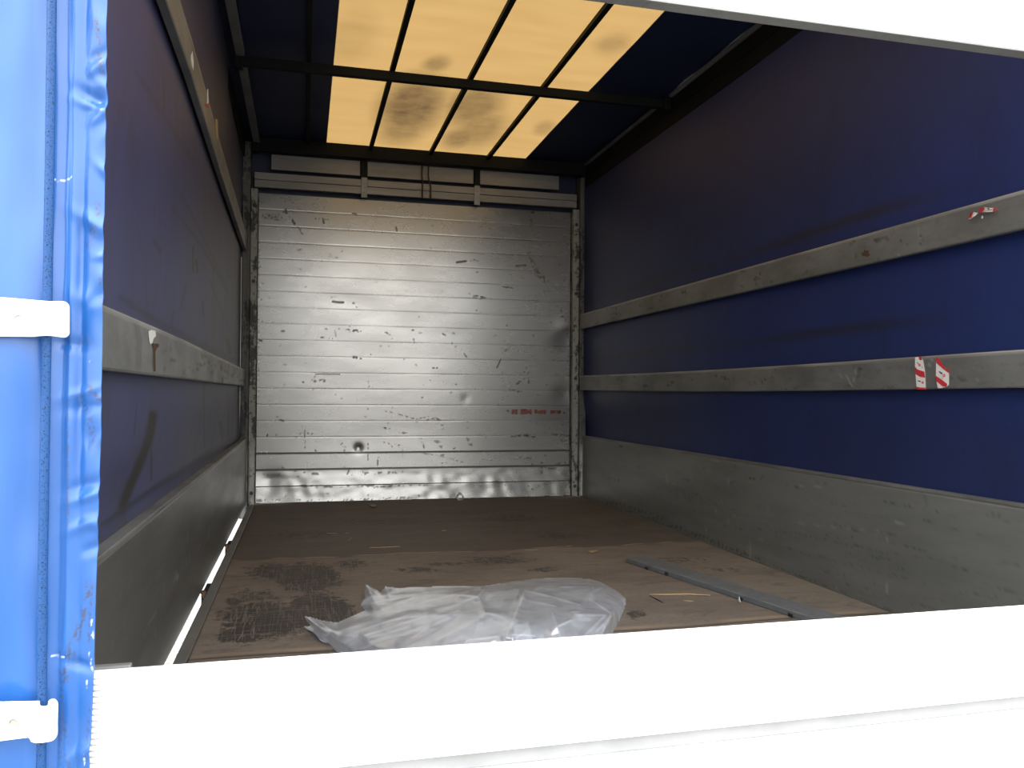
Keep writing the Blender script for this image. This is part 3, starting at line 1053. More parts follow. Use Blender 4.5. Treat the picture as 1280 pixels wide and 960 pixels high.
wl = [([(x, y), (x + g.uniform(-1, 1) * 3, y + g.uniform(3, 16))], 0.8, g.uniform(0.15, 0.5)) for x, y in [(150, 740), (180, 790), (194, 788), (198, 640), (233, 695), (235, 665), (237, 690), (228, 700), (215, 760), (205, 730), (220, 715), (245, 720), (225, 770), (165, 720), (196, 660), (250, 680), (262, 660), (140, 800), (155, 775)]]
wl += [([(219, 721), (221, 724), (223, 722), (221, 717)], 1.0, 0.9), ([(180, 790), (195, 765)], .8, .4), ([(156, 748), (166, 736)], .8, .4)]
LD = side_panel('dropside_board', 0.0, 1, 1.06, 5.90, 0.0, 0.455, 'scratched grey aluminium dropside below the left curtain, above the bright slot', 'dropside', sl, wl, M_SIDEL)
# the two dark hinge pieces breaking the bright slot, with a small stud each
for (sx_, sy_), nm in (((254.5, 735), 'nearer'), ((283.5, 679), 'farther')):
    q = onz(sx_, sy_, 0.0)
    yy = q[1]
    b = MB()
    b.box(0.001, 0.0215, yy - 0.09, yy + 0.10, -0.060, -0.004, 0.003)
    h = tag(b.build('hinge', M_BEAM, LD), nm + ' dark hinge piece')
    b = MB()
    b.tube([(0.012, yy - 0.11, -0.004), (0.012, yy - 0.11, 0.004), (0.012, yy - 0.11, 0.012), (0.012, yy - 0.11, 0.016)], [0.007, 0.011, 0.011, 0.006], 12)
    b.tube([(0.012, yy - 0.11, -0.004), (0.012, yy - 0.08, -0.02)], 0.005, 8)
    child_fix(b.build('stud', M_RUST, smooth=True), h)

# =========================================================================== SIDE RAILS
def side_rail(xfun, zfun, hgt, sgn, y0, y1, label, strokes, scratch, group='side rails'):
    """hollow slat rail; inner face finely divided so wear marks sit on it"""
    gy = np.linspace(y0, y1, 460)
    gu = np.array([0.0, 0.04, 0.08, 0.16, 0.24, 0.32, 0.4, 0.48, 0.56, 0.64, 0.72, 0.8, 0.88, 0.92, 0.96, 1.0])
    Y, U = np.meshgrid(gy, gu, indexing='ij')
    rib = -0.0015 * (np.abs(U - 0.5) < 0.44)
    X = xfun(Y) - sgn * (0.0025 * ((U < 0.02) | (U > 0.98)) - rib * 0)
    Z = zfun(Y) + U * hgt
    P = np.stack([X, Y, Z], -1)
    px = proj(P)
    dirt = np.zeros(X.shape)
    scr = np.zeros(X.shape)
    scr[:, -3:] = np.clip(0.5 + 0.4 * snoise(Y[:, -3:], U[:, -3:], 6, 8, 3, 20), 0, 0.9)
    for j, (pts, wd, st, br) in enumerate(strokes):
        paint(dirt, px, pts, wd, st, br, seed=500 + j)
    for j, (pts, wd, st) in enumerate(scratch):
        paint(scr, px, pts, wd, st, 0)
    # close the profile: inner face + back face 24 mm behind
    Pb = P[:, ::-1].copy()
    Pb[..., 0] = (xfun(Y) - sgn * 0.024)[:, ::-1]
    R = np.concatenate([P, Pb], 1)
    n, mm = R.shape[:2]
    idx = np.arange(n * mm).reshape(n, mm)
    nxt = np.roll(idx, -1, axis=1)
    q = np.stack([idx[:-1], nxt[:-1], nxt[1:], idx[1:]], -1).reshape(-1, 4)
    faces = [tuple(int(i) for i in f) for f in q] + [tuple(int(i) for i in idx[0][::-1]), tuple(int(i) for i in idx[-1])]
    me = bpy.data.meshes.new('slat')
    me.from_pydata(R.reshape(-1, 3).tolist(), [], faces)
    for nm, a in (('dirt', dirt), ('scratch', scr)):
        at = me.attributes.new(nm, 'FLOAT', 'POINT')
        d = np.concatenate([a, a[:, ::-1] * 0], 1).reshape(-1).astype(np.float32)
        at.data.foreach_set('value', d)
    bm = bmesh.new()
    bm.from_mesh(me)
    bmesh.ops.recalc_face_normals(bm, faces=bm.faces)
    bm.to_mesh(me)
    bm.free()
    r = empty('side_rail', (float(xfun(np.array(3.5))), 3.5, float(zfun(np.array(3.5)))), label, 'side rail', group)
    link_mesh('slat', me, M_RAIL, r)
    return r


g = np.random.default_rng(31)


def rnd_marks(n, fx, lo, hi):
    o = []
    for _ in range(n):
        x = g.uniform(lo, hi)
        y0_, y1_ = fx(x)
        y = g.uniform(y0_, y1_)
        o.append(([(x, y), (x + g.uniform(-8, 8), y + g.uniform(-3, 3))], g.uniform(1, 4), g.uniform(0.35, 0.85), 0.25))
    return o


r1 = lambda x: (391 - (x - 732) * 0.281, 410 - (x - 732) * 0.227)
r2 = lambda x: (470 - (x - 735) * 0.055, 488)
R1 = side_rail(lambda y: 2.42 + 0 * y, lambda y: 1.276 + 0 * y, 0.114, -1, 1.06, 5.915,
               'grey slat rail, upper one on the right curtain, with crumpled tape scrap',
               rnd_marks(40, r1, 735, 1280) + [([(1150, 292), (1152, 305)], 3, .6, .3), ([(1118, 305), (1126, 300)], 2, .7, .2), ([(1080, 318), (1085, 313)], 5, .3, .4), ([(926, 355), (928, 358)], 3, .7, .2)],
               [([(1160, 300), (1161, 308)], 0.8, 0.8), ([(1122, 316), (1123, 319)], 1, .9), ([(1145, 275), (1150, 300)], 1.5, .3), ([(1158, 273), (1158, 290)], .8, .4)])
R2 = side_rail(lambda y: 2.42 + 0 * y, lambda y: 0.801 - 0.010 * np.sin(np.clip((y - 2.0) / 3.8, 0, 1) * math.pi) + 0.007, 0.112, -1, 1.06, 5.915,
               'grey slat rail, lower one on the right curtain, with two red and white tape strips',
               rnd_marks(45, r2, 738, 1280) + [([(953, 478), (958, 474)], 2, .8, .2), ([(1140, 458), (1146, 470)], 3, .4, .3), ([(865, 474), (872, 472)], 3, .5, .3), ([(1185, 473), (1195, 472)], 1.2, .7, .1)],
               [([(1047, 466), (1052, 472)], 0.9, 0.8), ([(1058, 470), (1066, 484)], 1.2, .8), ([(1070, 462), (1066, 480)], 1.0, .6), ([(1165, 450), (1163, 453)], 1.2, .8), ([(1158, 458), (1162, 457)], 1.2, .7), ([(1222, 474), (1224, 480)], .9, .7)])
L1 = side_rail(lambda y: bowL(y), lambda y: 1.75 + 0 * y, 0.112, 1, 1.06, 5.915,
               'dark grey slat rail high on the left curtain with small sticker shreds',
               [], [([(239, 72), (240, 84)], 1.5, 0.9), ([(254, 105), (256, 101), (258, 105)], .8, .7), ([(259, 112), (260, 125)], 1, .9), ([(270, 150), (271, 172)], 1.6, .7)])
l2 = lambda x: (381 + (x - 130) * 0.457, 461 + (x - 130) * 0.126)
L2 = side_rail(lambda y: bowL(y), lambda y: 0.817 + 0 * y, 0.114, 1, 1.06, 5.915,
               'grey slat rail low on the left curtain with torn white sticker and rust streak',
               rnd_marks(26, l2, 205, 304) + [([(171, 405), (174, 430), (173, 458)], 5, 0.42, 0), ([(246, 455), (247, 463)], 2, .9, .2), ([(276, 452), (278, 478)], 1.6, .9, .1), ([(252, 444), (253, 452)], 1.5, .8, .1), ([(286, 455), (287, 478)], 1.4, .6, .2), ([(205, 438), (206, 442)], 2, .7, .1), ([(260, 468), (261, 478)], 1, .6, .1), ([(212, 425), (214, 440)], 2, .4, .2), ([(295, 460), (303, 482)], 4, .6, .3)],
               [([(150, 400), (155, 455)], 4, .12)])


# tape strips on the rails
def on_rail(x, y, X=2.42, lift=0.0008):
    q = onx(x, y, X - lift)
    return Vector(q)


def tape_piece(mb, pts, X=2.42, lift=0.0008, th=-0.0006):
    mb.prism([on_rail(x, y, X, lift) for x, y in pts], (th, 0, 0))


def mk_tape(parent, base, stripes, rings, dashes, label):
    b = MB()
    tape_piece(b, base)
    o = b.build('warning_tape', M_PAPER, parent)
    tag(o, label)
    for s in stripes:
        b = MB()
        tape_piece(b, s, 2.42, 0.0016)
        child_fix(b.build('red_stripe', M_RED), o)
    for (x, y, rr) in rings:
        b = MB()
        c = on_rail(x, y, 2.42, 0.0016)
        R_ = rr * c.y / FPX
        b.ring(c, R_, R_ * 0.4, (1, 0, 0), 16, 6)
        child_fix(b.build('red_mark', M_RED), o)
    for s in dashes:
        b = MB()
        tape_piece(b, s, 2.42, 0.0016)
        child_fix(b.build('dark_print', M_INK), o)
    return o


mk_tape(R2, [(1144.0, 446.6), (1151, 446.0), (1154, 451), (1156.2, 464), (1157.3, 485.6), (1146, 486.2), (1144.8, 470), (1143.9, 458)],
        [[(1148.6, 445.6), (1152.2, 446), (1152.4, 450.4), (1149.2, 449.8)],
         [(1144, 458.6), (1147, 461.8), (1155.6, 464.6), (1156.4, 472.2), (1150, 471), (1144.6, 467.6)],
         [(1145.6, 483.2), (1150, 484.4), (1157.4, 484.6), (1158, 487), (1146, 486.8)]],
        [(1149.4, 456.4, 1.5), (1153.4, 478.2, 1.4)],
        [[(1146.4, 452.6), (1148.6, 454.2), (1148.2, 455), (1146.2, 453.6)], [(1152.6, 458), (1153.4, 460), (1152.6, 460)], [(1147.2, 475.4), (1150.8, 476), (1150.8, 477.6), (1147.2, 476.6)]],
        'narrow upright strip of red and white warning tape')
mk_tape(R2, [(1170.4, 446.8), (1172.4, 448.2), (1180, 459), (1186.2, 463), (1186.2, 481), (1183, 483.6), (1176, 485.2), (1172.6, 485.2), (1170, 474)],
        [[(1169.8, 446.6), (1173.4, 447.6), (1178.2, 455.4), (1182, 460.6), (1186.4, 462), (1186.2, 466.4), (1178.6, 460.8), (1170.8, 453.8)],
         [(1169.6, 469.6), (1176, 473.6), (1184.2, 479.8), (1183, 483.8), (1178, 482.8), (1170, 475.8)]],
        [(1180, 469.4, 1.7)],
        [[(1174, 463.6), (1178.2, 466.2), (1177.6, 468.2), (1173.8, 465)], [(1177.4, 472), (1178.2, 472.4), (1177.6, 473.6)]],
        'wide slanted strip of red and white warning tape')
# crumpled scrap on the upper rail
def flake(pts, mat, name, parent):
    mb = MB()
    vs = [mb.bm.verts.new(on_rail(x, y, 2.42, l)) for x, y, l in pts]
    for i in range(1, len(vs) - 1):
        mb.bm.faces.new((vs[0], vs[i], vs[i + 1]))
    o = mb.build(name, mat, parent)
    return thick(o, 0.0008)


sc = flake([(1223, 265.6, .006), (1225.6, 260.4, .012), (1230.6, 258.9, .014), (1236, 259.8, .010), (1242, 260.0, .015), (1247, 262.0, .012), (1240.6, 264.6, .014), (1233, 263.6, .010), (1227, 265.2, .013)], M_PAPER, 'tape_scrap', R1)
tag(sc, 'crumpled scrap of red and white tape')
child_fix(flake([(1222.8, 265.8, .012), (1225.4, 260.2, .016), (1230.4, 258.8, .017), (1230.0, 262.8, .016), (1226.6, 265.4, .016)], M_RED, 'red_stripe', None), sc)
child_fix(flake([(1242, 259.8, .018), (1247.4, 262.0, .016), (1240.8, 264.8, .017)], M_RED, 'red_stripe', None), sc)
child_fix(flake([(1234.6, 260.6, .016), (1236, 259.9, .015), (1237.8, 261.6, .016), (1234.2, 261.9, .016)], M_INK, 'dark_print', None), sc)
sc = flake([(1210.4, 274.2, .006), (1212.8, 268.4, .014), (1215.2, 264.8, .016), (1222.4, 266.4, .006), (1217.6, 270.6, .012), (1213, 274.2, .008)], M_PAPER, 'tape_scrap', R1)
tag(sc, 'small folded scrap of red and white tape')
child_fix(flake([(1210.2, 272.8, .011), (1213, 267.6, .018), (1214.8, 264.7, .020), (1217.0, 265.2, .018), (1213.4, 272.4, .014)], M_RED, 'red_stripe', None), sc)
b = MB()
tape_piece(b, [(1226.6, 272.6), (1227.8, 269.2), (1229, 271.4), (1228.2, 273.4)], 2.42, 0.001)
tag(b.build('sticker_shred', M_PAPER, R1), 'tiny white sticker shred')
b = MB()
tape_piece(b, [(1078, 320.5), (1077, 316), (1080, 315.4), (1080.6, 311.6), (1082.6, 314), (1086, 312.6), (1085.4, 316.4), (1088, 319), (1083.4, 321.2), (1081, 319.6)], 2.42, 0.0007)
tag(b.build('rust_patch', M_RUST, R1), 'small brown rust patch')


# sticker shreds on the left rails
def left_piece(pts, mat, name, parent, label, X=None):
    mb = MB()
    ps = []
    for x, y in pts:
        q = onx(x, y, 0.03)
        for _ in range(6):
            q = onx(x, y, float(bowL(q[1])) + 0.0012)
        ps.append(Vector(q))
    mb.prism(ps, (0.0006, 0, 0))
    return tag(mb.build(name, mat, parent), label)


left_piece([(185.5, 414), (189, 412.4), (194, 413.6), (194.8, 420), (191.8, 423), (190, 429), (187.4, 430), (186, 422)], M_PAPER, 'torn_sticker', L2, 'torn white sticker')
left_piece([(190.6, 429), (193, 429.4), (197.6, 429.6), (198.6, 432), (195.4, 436), (194, 440), (194.4, 464), (192.4, 464), (192, 438)], M_RUST, 'rust_streak', L2, 'brown rust streak')
left_piece([(238.4, 70), (240.4, 64), (242, 78), (241.4, 88), (239.2, 80)], M_PAPER, 'sticker_shred', L1, 'pale sticker shred')
left_piece([(259, 112), (260, 111), (260.8, 128), (258.6, 130)], M_PAPER, 'sticker_shred', L1, 'pale sticker shred')
left_piece([(256.6, 130), (260.8, 130), (260.4, 134), (257.4, 134)], M_RED, 'sticker_shred', L1, 'red sticker shred')
left_piece([(269, 148), (272, 150), (272.6, 172), (270, 174), (269.4, 160)], M_STRAW, 'sticker_shred', L1, 'tan sticker shred')

# =========================================================================== REAR: TAILBOARD, SLAT, POSTS
tb = empty('tailboard', (1.2, 1.02, 0), 'bright white tailboard closing the bottom of the open rear', 'tailboard')
b = MB()
b.box(0.02, 2.44, 1.000, 1.030, 0.331, 0.460, 0.003)
b.build('upper_profile', M_WHITE, tb)
b = MB()
b.box(0.02, 2.44, 1.010, 1.030, 0.309, 0.3308, 0.002)
b.build('groove_strip', M_LGREY, tb)
b = MB()
b.box(0.02, 2.44, 0.998, 1.030, 0.185, 0.3088, 0.003)
b.box(0.02, 2.44, 1.010, 1.030, 0.165, 0.1848, 0.002)
b.box(0.02, 2.44, 0.998, 1.030, 0.02, 0.1648, 0.003)
b.build('lower_profile', M_WHITE, tb)
b = MB()
b.box(0.02, 0.185, 1.0305, 1.042, 0.36, 0.462, 0.002)
tag(b.build('corner_plate', M_GREY, tb), 'grey corner plate')

rs = empty('rear_crossbar', (1.2, 1.01, 1.3), 'white board across the open rear at chest height, grey shade strip along its underside', 'crossbar')
b = MB()
b.box(0.02, 2.44, 0.996, 1.0195, 1.3035, 1.42, 0.002)
b.build('slat_board', M_WHITE, rs)
b = MB()
b.box(0.02, 2.44, 0.9965, 1.0190, 1.3010, 1.3034, 0.0008)  # thin grey strip puts the underside's shade into the colour
tag(b.build('underside_shade', M_RAIL, rs), 'grey strip standing in for the underside shade')
for side, xa, xb in (('left', -0.075, 0.018), ('right', 2.442, 2.53)):
    p = empty('rear_post', (xa, 1.0, 0), 'steel %s rear corner post of the truck body' % side, 'post', 'rear corner posts')
    b = MB()
    b.box(xa, xb, 0.985, 1.045, -0.1, 2.56, 0.004)
    b.build('post_tube', M_GREY, p)
b = MB()
b.box(-0.075, 2.53, 0.985, 1.045, 2.562, 2.64, 0.004)
tag(b.build('rear_header', M_GREY), 'grey steel roof beam over the open rear', 'beam')

# =========================================================================== REAR TARP (foreground, left)
YT = 0.900
tz = np.concatenate([np.linspace(-0.35, 0.34, 40, endpoint=False), np.linspace(0.34, 1.26, 560), np.linspace(1.262, 2.60, 60)])
tu = np.concatenate([np.linspace(-0.34, 0.0, 60, endpoint=False), np.linspace(0.0, 1.0, 120)])  # 1 = free edge
TU, TZ = np.meshgrid(tu, tz, indexing='ij')
edge_px = [(137, -200), (135, 0), (134, 120), (131, 300), (129, 420), (127, 560), (122, 700), (119, 800), (116, 870), (112, 960), (104, 1150)]
ez = [ony(x, y, YT)[2] for x, y in edge_px]
ex = [ony(x, y, YT)[0] for x, y in edge_px]
XE = np.interp(TZ, ez[::-1], ex[::-1])
rope_px = [(67, -200), (66.5, 0), (64, 200), (60.5, 400), (57, 600), (55, 720), (54.5, 880), (53, 960), (49, 1150)]
rz = [ony(x, y, YT - 0.006)[2] for x, y in rope_px]
rx = [ony(x, y, YT - 0.006)[0] for x, y in rope_px]
XR = np.interp(TZ, rz[::-1], rx[::-1])
PIX = 0.9 / FPX * 1.02     # metres per photo pixel on the sheet
XT = np.where(TU >= 0, 0.085 + TU * (XE - 0.085), 0.085 + TU * 0.75)
fx = (XT - XR) / PIX       # pixels right of the rope
D_ = np.zeros(XT.shape)
# main panel left of the rope billows in soft cushions
D_ += 0.007 * np.exp(-((fx + 45) / 34) ** 2) * (1 + 0.8 * np.sin(TZ * 9.5 + 0.6)) + 0.004 * np.exp(-((fx + 20) / 16) ** 2) * np.sin(TZ * 17)
# valley beside the rope, raised band, second valley, hem
mz = np.clip(0.75 + 0.45 * snoise(TZ * 1.0, XT * 0.0, 64, 12, 6, 40), 0.1, 1.6)
D_ -= 0.0030 * np.exp(-((fx - 12) / 6.5) ** 2)
D_ += 0.0024 * mz * np.exp(-((fx - 21) / 4.5) ** 2)
D_ -= 0.0030 * mz * np.exp(-((fx - 31) / 4.5) ** 2)
D_ += 0.0045 * (0.6 + 0.4 * mz) * np.exp(-((fx - 52) / 14) ** 2)
hemk = np.clip((fx - 30) / 10, 0, 1)
g = np.random.default_rng(41)
for i in range(26):        # short slanting creases gathering towards the stitch line of the hem
    zc = g.uniform(0.36, 1.25)
    sl = g.uniform(-0.9, 0.9)
    wz = g.uniform(0.004, 0.014)
    amp = g.uniform(0.0015, 0.0042) * g.choice([-1, 1])
    fall = np.exp(-((fx - g.uniform(38, 66)) / g.uniform(10, 22)) ** 2)
    D_ += hemk * amp * fall * np.exp(-((TZ - zc - sl * (fx - 45) * PIX) / wz) ** 2)
for (cx_, cy_, slope, wz, amp) in [(118, 122, 0.45, 0.007, -0.004), (118, 134, 0.3, 0.005, 0.003), (105, 490, -0.3, 0.005, 0.003), (108, 508, -0.2, 0.006, -0.003), (110, 605, -0.25, 0.006, -0.003),
                                  (112, 620, -0.35, 0.005, 0.003), (108, 655, -0.4, 0.006, 0.003), (90, 430, 0.1, 0.006, -0.003), (112, 275, 0.5, 0.008, 0.003), (110, 885 + 50, -0.6, 0.008, 0.004), (100, 830, 0.3, 0.006, -.003), (110, 375, .3, .01, .003)]:
    q = ony(cx_, cy_, YT)
    D_ += amp * np.exp(-((TZ - q[2] + slope * (XT - q[0])) / wz) ** 2) * np.exp(-((XT - q[0]) / 0.016) ** 2)
pn = np.clip(-fx / 20, 0, 1)
D_ += pn * 0.0030 * snoise(XT * 30, TZ * 9, 61, 14, 0.6, 3.2)
D_ += 0.0008 * snoise(XT * 60, TZ * 18, 62, 14, 0.8, 4.0)
P = np.stack([XT, YT - D_, TZ], -1)
pxt = proj(np.stack([XT, np.full_like(XT, YT), TZ], -1))
dirt = np.zeros(XT.shape)
chip = np.zeros(XT.shape)
for j, (pts, wd, st, br) in enumerate([([(121, 28), (124, 40), (126, 80), (130, 95)], 4, 0.8, 0.1), ([(122, 15), (112, 8)], 3, 0.5, 0.2), ([(123, 255), (123, 268)], 5, 0.85, 0.1), ([(120, 285), (112, 305)], 7, 0.6, 0.2), ([(127, 345), (128, 380)], 3, 0.6, 0.3),
        ([(100, 495), (112, 520), (118, 560)], 9, 0.45, 0.2), ([(112, 480), (124, 500)], 5, 0.6, 0.2), ([(97, 400), (97, 430)], 3, 0.3, 0.2), ([(87, 500), (86, 560), (85, 660)], 2.5, 0.45, 0.2), ([(85, 562), (86, 665)], 2.5, .5, .2),
        ([(113, 730), (105, 770), (90, 810), (80, 850)], 8, 0.6, 0.2), ([(116, 730), (112, 800)], 3, 0.5, 0.2), ([(75, 815), (95, 830)], 5, 0.5, 0.3), ([(76, 840), (74, 960)], 5, 0.4, 0.3), ([(113, 880), (108, 960)], 3, 0.5, 0.3), ([(80, 900), (85, 960)], 6, .4, .3)]):
    paint(dirt, pxt, pts, wd, st, br, seed=700 + j, soft=0.8)
for j, (pts, wd) in enumerate([([(116, 775), (117, 800)], 2.0), ([(113, 815), (116, 840)], 2.0), ([(109, 850), (110, 858)], 1.4), ([(64, 821), (72, 821)], 1.2), ([(76, 821), (80, 822)], 1.2), ([(113, 450), (113.5, 451)], 2.2), ([(106, 940), (107, 955)], 1.5), ([(60, 222), (72, 226), (84, 224), (90, 222)], .9), ([(59, 213), (59, 222)], 1.1)]):
    paint(chip, pxt, pts, wd, 0.9, 0.2 if wd > 1.3 else 0, seed=800 + j)
rt = empty('rear_tarp', (0.05, YT, 0), 'bright blue rear tarp edge pulled aside at the left of the opening', 'tarp')
me = sheet_mesh('tarp_sheet', P, {'dirt': dirt, 'chip': chip}, None)
o = link_mesh('tarp_sheet', me, M_TARP, rt)
sm = o.modifiers.new('thickness', 'SOLIDIFY')
sm.thickness = 0.0022
sm.offset = -1 if True else 1
# frayed edge threads low on the free edge
b = MB()
zz = np.arange(0.34, 0.492, 0.0060)
for z in zz:
    xe = float(np.interp(z, ez[::-1], ex[::-1]))
    L = 0.008 + 0.004 * random.random()
    b.tube([(xe - 0.006, YT + 0.001, z), (xe + L * 0.5, YT + 0.002, z + 0.0003), (xe + L, YT + 0.003, z - 0.0006 + 0.001 * random.random())], [0.0011, 0.0010, 0.0005], 5)
tag(b.build('frayed_threads', M_ZINC, rt), 'row of short pale frayed threads')


# straps
def strap(outline_px, rivet_px, label, y_front, notch=None):
    b = MB()
    ps = [Vector(ony(x, y, y_front)) for x, y in outline_px]
    b.prism(ps, (0, 0.0045, 0), 0.0012)
    o = b.build('strap', M_STRAP, rt, smooth=True, angle=30)
    tag(o, label)
    c = Vector(ony(*rivet_px, y_front))
    b = MB()
    b.ring(c + Vector((0, -0.0004, 0)), 0.0042, 0.0014, (0, 1, 0), 20, 8)
    b.cyl(c + Vector((0, 0.001, 0)), c + Vector((0, -0.0004, 0)), 0.0028, 14)
    child_fix(b.build('rivet', M_ZINC, smooth=True), o)


def arc(cx, cy, r, a0, a1, n=6):
    return [(cx + r * math.cos(math.radians(a0 + (a1 - a0) * i / n)), cy + r * math.sin(math.radians(a0 + (a1 - a0) * i / n))) for i in range(n + 1)]


strap([(-160, 362), (-60, 368), (10, 372), (50, 375.5), (64, 376.5)] + arc(78, 384.5, 8, -80, 0) + arc(79, 415, 7, 0, 90) + [(64, 420), (55, 419.5), (40, 421), (-60, 420), (-160, 418)], (23.5, 399), 'upper white plastic strap', YT - 0.024)
strap([(-160, 880), (0, 878.6), (48.5, 877.6), (48.8, 883.5), (54, 884.6), (59.4, 883), (60, 876.6)] + arc(64, 882, 7.5, -80, 0) + [(71, 905)] + arc(60, 917, 11, 0, 70) + [(54, 929), (44, 929.6), (38.5, 928), (35.5, 922.5), (0, 927), (-160, 940)], (17, 903), 'lower white plastic strap with stepped underside', YT - 0.024)
# rope threaded behind the straps
b = MB()
zz = np.linspace(-0.33, 2.55, 120)
xr = np.interp(zz, rz[::-1], rx[::-1])
b.tube([(x, YT - 0.0105, z) for x, z in zip(xr, zz)], 0.0045, 12)
tag(b.build('tarp_rope', M_ROPE, smooth=True), 'speckled blue rope threaded down the tarp behind the white straps', 'rope')

# =========================================================================== LOOSE THINGS ON THE FLOOR
# dark board lying towards the rear
p0 = onz(783.0, 703.5, 0.0)
p1 = onz(1012.0, 779.0, 0.0)
dv = np.array([p1[0] - p0[0], p1[1] - p0[1]])
dv = dv / np.linalg.norm(dv)
nv = np.array([-dv[1], dv[0]])       # to the right
if nv[0] < 0:
    nv = -nv
ln, wd, th = 1.75, 0.105, 0.024
b = MB()
prof = [(0.0, 0.003), (0.003, 0.001), (wd - 0.003, 0.001), (wd, 0.004), (wd, th - 0.003), (wd - 0.004, th), (0.004, th), (0.0, th - 0.003)]
path = []
gk = np.random.default_rng(9)
for i in range(60):
    s = ln * i / 59
    c = p0[:2] + dv * s
    wob = 0.0012 * math.sin(i * 0.7) + gk.uniform(-0.0006, 0.0006)
    path.append(((c[0] + nv[0] * wob, c[1] + nv[1] * wob, 0.0), (nv[0], nv[1], 0), (0, 0, 1)))
b.sweep(prof, path)
dbd = empty('loose_board', (float(p0[0]), float(p0[1]), 0), 'long dark grey board lying on the floor near the right dropside', 'board')
b.build('board', M_DARKB, dbd)
for px_, py_ in ((926, 748.5), (988, 769.0), (833, 717), (808, 710)):
    q = onz(px_, py_, 0.014)
    b = MB()
    b.box(q[0] - 0.0035, q[0] + 0.0025, q[1] - 0.012, q[1] + 0.012, 0.008, 0.020, 0.001)
    b.build('nick', M_BLACK, dbd)
b = MB()
q = onz(926, 750, 0.014)
b.prism([(q[0] - 0.005, q[1] - 0.008, 0.008), (q[0] - 0.005, q[1] + 0.01, 0.010), (q[0] - 0.003, q[1] + 0.004, 0.026)], (-0.002, 0, 0))
tag(b.build('paper_fleck', M_PAPER, dbd), 'tiny white paper fleck')


# splinters and straw
def splinter(pts_px, r, label, group='splinters on the floor', mat=M_STRAW):
    b = MB()
    P_ = [Vector(onz(x, y, r)) for x, y in pts_px]
    n = len(P_)
    r *= 0.8
    b.tube(P_, [r * (0.5 if i in (0, n - 1) else 1.0) for i in range(n)], 6)
    return tag(b.build('wood_splinter', mat), label, 'splinter', group)


splinter([(812, 743.2), (835, 743), (862, 742.6), (888, 744)], 0.0042, 'long pale wood splinter on the floor between the plastic bag and dark board')
splinter([(854, 750.5), (860, 751.3), (867, 751.6)], 0.0030, 'short pale wood splinter just in front of the long one')
splinter([(812, 744.5), (820, 748.5), (829, 753.5)], 0.0022, 'thin dark straw slanting down from the long splinter', mat=M_BEAM)
splinter([(436, 676), (440, 671.5)], 0.0032, 'tiny slanted straw on the dark floor left of the middle')
splinter([(409, 666.6), (421, 666.8)], 0.0028, 'thin pale straw on the dark floor toward the left')
splinter([(431, 666.2), (436, 666.4)], 0.0030, 'short bright straw right of the thin pale one near the left')
splinter([(462, 684.5), (476, 684.2), (500, 683)], 0.0030, 'pale splinter lying along the floor joint on the left')
splinter([(657, 687.5), (672, 687.2)], 0.0030, 'pale splinter along the floor joint below the headboard lettering')
splinter([(708, 682.6), (715, 682.2)], 0.0034, 'pale splinter along the floor joint near the right post')
splinter([(552, 663.4), (558, 663)], 0.0036, 'small pale chip on the floor straight before the lashing ring')
b = MB()
for dx, dy in ((0, 0),):
    ps = [onz(x, y, 0.004) for x, y in ((461, 632), (466, 630.6), (471.5, 632.5), (466, 634.4))]
    b.prism([Vector(q) for q in ps], (0, 0, 0.003))
tag(b.build('paper_scrap', M_HEADER), 'small grey scrap on the floor at the foot of the headboard', 'scrap')
b = MB()
ps = [onz(x, y, 0.004) for x, y in ((735, 690), (741, 688.4), (748, 688.8), (742, 690.8))]
b.prism([Vector(q) for q in ps], (0, 0, 0.004))
tag(b.build('wood_chip', M_STRAW), 'tan wood chip on the floor joint toward the right side', 'chip')

# lashing ring at the foot of the headboard
lr = empty('lashing_ring', (1.49, 5.9, 0), 'small pale metal lashing ring on the floor at the headboard foot', 'ring')
c = onz(577, 626.5, 0.008)
b = MB()
b.ring((c[0], c[1] + 0.06, 0.030), 0.022, 0.0060, (0.15, -1, 0.45), 30, 10)
b.build('ring', M_ZINC, lr, smooth=True)
b = MB()
b.box(c[0] - 0.007, c[0] + 0.010, c[1] + 0.058, c[1] + 0.10, 0.046, 0.060, 0.003)
b.build('lug', M_ZINC, lr)

# ------------------------------------------------------------------ clear plastic bag
sil = np.array([(379, 769), (405, 776), (421, 778.5), (435, 772), (456, 763), (451, 755.5), (455, 748), (457, 729.5), (468, 736), (476, 740), (481.5, 733), (498, 735), (520, 733.5), (560, 733),
                (600, 733), (640, 727), (672, 723), (705, 722), (735, 723), (752, 728), (772, 739), (783, 748), (781, 760), (774, 775), (766, 790), (752, 812), (720, 832), (660, 842), (590, 846), (520, 846), (470, 838), (438, 822), (408, 803), (399, 798), (388, 783)], float)


def inside_dist(Q, poly):
    """signed distance: positive inside"""
    n = len(poly)
    d = np.full(len(Q), 1e9)
    ins = np.zeros(len(Q), bool)
    for i in range(n):
        a, b_ = poly[i], poly[(i + 1) % n]
        ab = b_ - a
        t = np.clip(((Q - a) @ ab) / (ab @ ab), 0, 1)
        d = np.minimum(d, np.linalg.norm(Q - (a + t[:, None] * ab), axis=1))
        c_ = ((a[1] > Q[:, 1]) != (b_[1] > Q[:, 1])) & (Q[:, 0] < (b_[0] - a[0]) * (Q[:, 1] - a[1]) / (b_[1] - a[1] + 1e-12) + a[0])
        ins ^= c_
    return np.where(ins, d, -d)


def seg_d(Q, a, b_):
    a, b_ = np.array(a, float), np.array(b_, float)
    ab = b_ - a
    t = np.clip(((Q - a) @ ab) / (ab @ ab), 0, 1)
    return np.linalg.norm(Q - (a + t[:, None] * ab), axis=1), t


